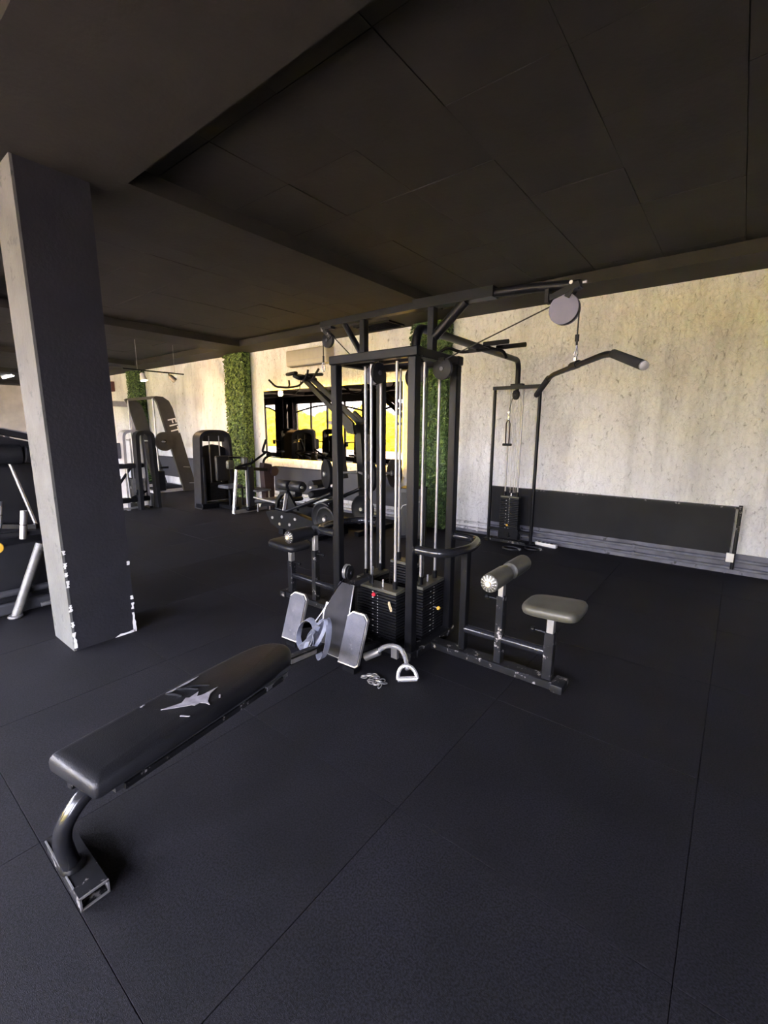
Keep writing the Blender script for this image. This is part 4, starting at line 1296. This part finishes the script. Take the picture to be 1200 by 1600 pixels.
# plate-loaded lat pulldown with long arms
lt_ = thing('lat_machine', 'tall plate-loaded pulldown with two slanted arms reaching over the mirror', 'gym machine', (-4.65, 5.30, 0))
for y in (-.16, .16):
    MB().bar((-.05, y, 1.62), (-1.16, y * .6, 2.42), .05, .075).build('lever_arm', 'black', lt_)
    MB().prism([(.02, 1.68), (-.24, 1.87), (-.27, 1.76), (-.08, 1.52), (.06, 1.50)], .05, lambda a, b, t, y=y: (a, y + t, b)).build('pivot_plate', 'black', lt_)
MB().bar((-.55, -.05, 1.68), (-.20, -.05, 1.68), .12, .05).build('seat_bracket', 'greyframe', lt_)
MB().bar((-.42, -.05, 1.66), (-.28, -.05, .80), .08, .10, (0, 1, 0)).build('upright', 'shroud', lt_)
MB().bar((.0, 0, 1.65), (.12, 0, .08), .12, .10, (0, 1, 0)).build('rear_upright', 'black', lt_)
MB().bar((-.90, 0, .05), (.35, 0, .05), .10, .09).build('floor_beam', 'black', lt_)
for x in (-.85, .30):
    MB().bar((x, -.42, .035), (x, .42, .035), .08, .07).build('foot', 'black', lt_)
MB().rbox((-1.20, 0, 2.42), (.18, .42, .07), .02, 1, Matrix.Rotation(R(20), 3, 'Y')).build('arm_head', 'black', lt_)
for s_ in (-1, 1):
    MB().rbox((-1.25 + .10 * s_, .16 * s_, 2.48), (.34, .07, .05), .015, 1, Matrix.Rotation(R(14 * s_), 3, 'Z')).build('head_plate', 'black', lt_)
MB().tube(fillet([(-1.32, .10, 2.40), (-1.42, .05, 2.30), (-1.62, -.02, 2.28), (-1.85, -.10, 2.30), (-1.98, -.14, 2.42)], .05, 4), .018, 8).build('handle', 'black', lt_)
MB().tube(fillet([(-1.62, -.02, 2.28), (-1.72, .10, 2.33), (-1.80, .16, 2.42)], .04, 4), .016, 8).build('handle', 'black', lt_)
MB().tube(fillet([(-1.12, -.10, 2.38), (-.98, -.22, 2.33), (-.86, -.26, 2.42), (-.84, -.26, 2.50)], .04, 4), .018, 8).build('handle', 'black', lt_)
MB().tube(fillet([(-1.00, -.10, 2.36), (-.82, -.18, 2.36), (-.70, -.22, 2.44), (-.64, -.22, 2.50)], .04, 4), .018, 8).build('handle', 'black', lt_)
MB().tube([(-1.30, 0, 2.40), (-1.34, 0, 2.25), (-1.45, 0, 2.17)], .008, 6).build('tether', 'black', lt_)
for x, y in ((-.30, -.42), (.42, -.25), (.42, .35)):
    w_ = MB().lathe((x, y, .90), (0.5, 1, 0), [(.05, -.03), (.13, -.012), (.20, -.03), (.225, -.025), (.225, .025), (.20, .03), (.05, .03)], 26).build('weight_disc', 'plate', lt_)
    MB().disc((x, y, .90), (0.5, 1, 0), .04, .12, 12).build('hub', 'silver', w_)
MB().tube([(-.30, -.42, .90), (-.05, 0, .92), (.42, -.25, .90)], .02, 8).build('plate_horn', 'silver', lt_)
MB().tube([(.06, .0, .90), (.42, .35, .90)], .02, 8).build('plate_horn', 'silver', lt_)
MB().rbox((-.62, 0, .48), (.40, .34, .07), .03, 2).build('seat', 'vinyl', lt_)
MB().rbox((-.62, 0, .26), (.08, .08, .38), .01, 1).build('seat_post', 'black', lt_)
MB().tube([(-.80, -.30, .68), (-.80, .30, .68)], .07, 14).build('thigh_roller', 'vinyl', lt_)
MB().bar((-.40, 0, .72), (-.80, 0, .68), .05, .05).build('roller_bracket', 'black', lt_)

# speaker on the floor
sp_ = thing('loudspeaker', 'black floor loudspeaker behind the tower in front of the hedge pilaster', 'loudspeaker', (-3.70, 5.42, 0), R(25))
MB().rbox((0, 0, .375), (.36, .32, .74), .012, 2).build('cabinet', 'vinyl', sp_)
MB().rbox((0, -.164, .37), (.30, .008, .64), .003, 1).build('grille', 'vinyl', sp_)
MB().rbox((0, -.1685, .60), (.08, .006, .14), .002, 1).build('horn_slot', 'plate', sp_)
MB().rbox((.181, 0, .58), (.008, .12, .05), .003, 1).build('side_handle', 'black', sp_)
for x in (-.14, .14):
    for y in (-.12, .12):
        MB().disc((x, y, .003), (0, 0, 1), .02, .006, 10).build('foot', 'foam', sp_)
MB().tube([(-.17, -.18, .42), (-.12, -.20, .50), (-.02, -.20, .53), (.12, -.185, .56)], .006, 6).build('cord', 'rod', sp_)

# machine at the left edge, behind the column
ml = thing('roller_machine', 'big black pin-loaded machine with chrome grips at the column side', 'gym machine', (-5.05, 1.05, 0))
MB().prism([(-.62, .06), (.42, .06), (.42, 1.30), (.30, 1.44), (.0, 1.52), (-.35, 1.52), (-.62, 1.46)], .10, lambda a, b, t: (-.15 + t, a, b)).build('shroud', 'board', ml)
MB().band([(-.64, 1.50), (-.35, 1.56), (0, 1.56), (.32, 1.48), (.45, 1.32)], .05, .26, lambda a, b, t: (-.12 + t, a, b)).build('top_cap', 'vinyl', ml)
MB().band([(-.64, 1.53), (-.35, 1.588), (0, 1.588), (.32, 1.508)], .012, .262, lambda a, b, t: (-.12 + t, a, b)).build('top_trim', 'silver', ml)
MB().tube([(.05, -.40, 1.36), (.05, .10, 1.36)], .085, 16).build('head_roller', 'vinyl', ml)
MB().tube([(.10, .12, 1.36), (.10, .30, 1.34)], .075, 14).build('head_roller', 'vinyl', ml)
MB().tube([(.02, .02, 1.30), (.10, .13, .72)], .014, 10).build('push_rod', 'silver', ml)
MB().bar((-.10, -.2, .74), (.18, .12, .72), .05, .04).build('lever', 'black', ml)
for a, b in (((.22, -.16, .76), (.23, -.13, .98)), ((.34, -.03, .66), (.35, .0, .90))):
    g_ = MB().tube([a, b], .026, 14).build('chrome_grip', 'silver', ml)
    m_ = (Vector(a) + Vector(b)) / 2
    MB().disc(m_, Vector(b) - Vector(a), .028, .006, 14).build('groove', 'black', g_)
MB().bar((.22, -.30, .70), (.33, .12, .70), .05, .03).build('grip_bracket', 'black', ml)
MB().tube([(.37, -.16, .01), (.36, .08, .60)], .036, 14).build('slanted_leg', 'legpaint', ml)
MB().disc((.372, -.165, .012), (0, 0, 1), .055, .022, 16).build('foot', 'silver', ml)
MB().rbox((.12, -.10, .36), (.30, .60, .50), .03, 2).build('stack_cover', 'vinyl', ml)
MB().lathe((.272, -.20, .60), (1, 0, 0), [(.05, 0), (.045, .006), (.03, .008)], 18).build('badge', 'yellow', ml)
MB().rbox((.0, -.1, .06), (.60, 1.1, .10), .015, 1).build('base', 'dkgrey', ml)
MB().tube([(.30, -.58, .20), (.30, .40, .20)], .03).build('floor_tube', 'dkgrey', ml)
MB().tube([(.38, .02, .06), (.38, .55, .06)], .02).build('floor_tube', 'silver', ml)

# machines by the windows, seen in the mirror, and one far left
for k, (x, y, rz, lab) in enumerate((
        (-17.4, -2.1, R(80), 'arched pin-loaded machine by the windows, nearest to the curtains'),
        (-15.9, -2.0, R(95), 'arched pin-loaded machine by the windows, second from the curtains'),
        (-14.55, -2.2, R(88), 'arched pin-loaded machine by the windows, third from the curtains'),
        (-12.6, -2.1, R(92), 'arched pin-loaded machine by the windows, farthest from the curtains'),
        (-15.6, 3.0, R(-20), 'arched pin-loaded machine standing alone beneath the far strip lights'))):
    arch_machine(lab, (x, y, 0), rz, w=1.0 if k in (1, 2) else .85, group='arched machines at the far side of the room')
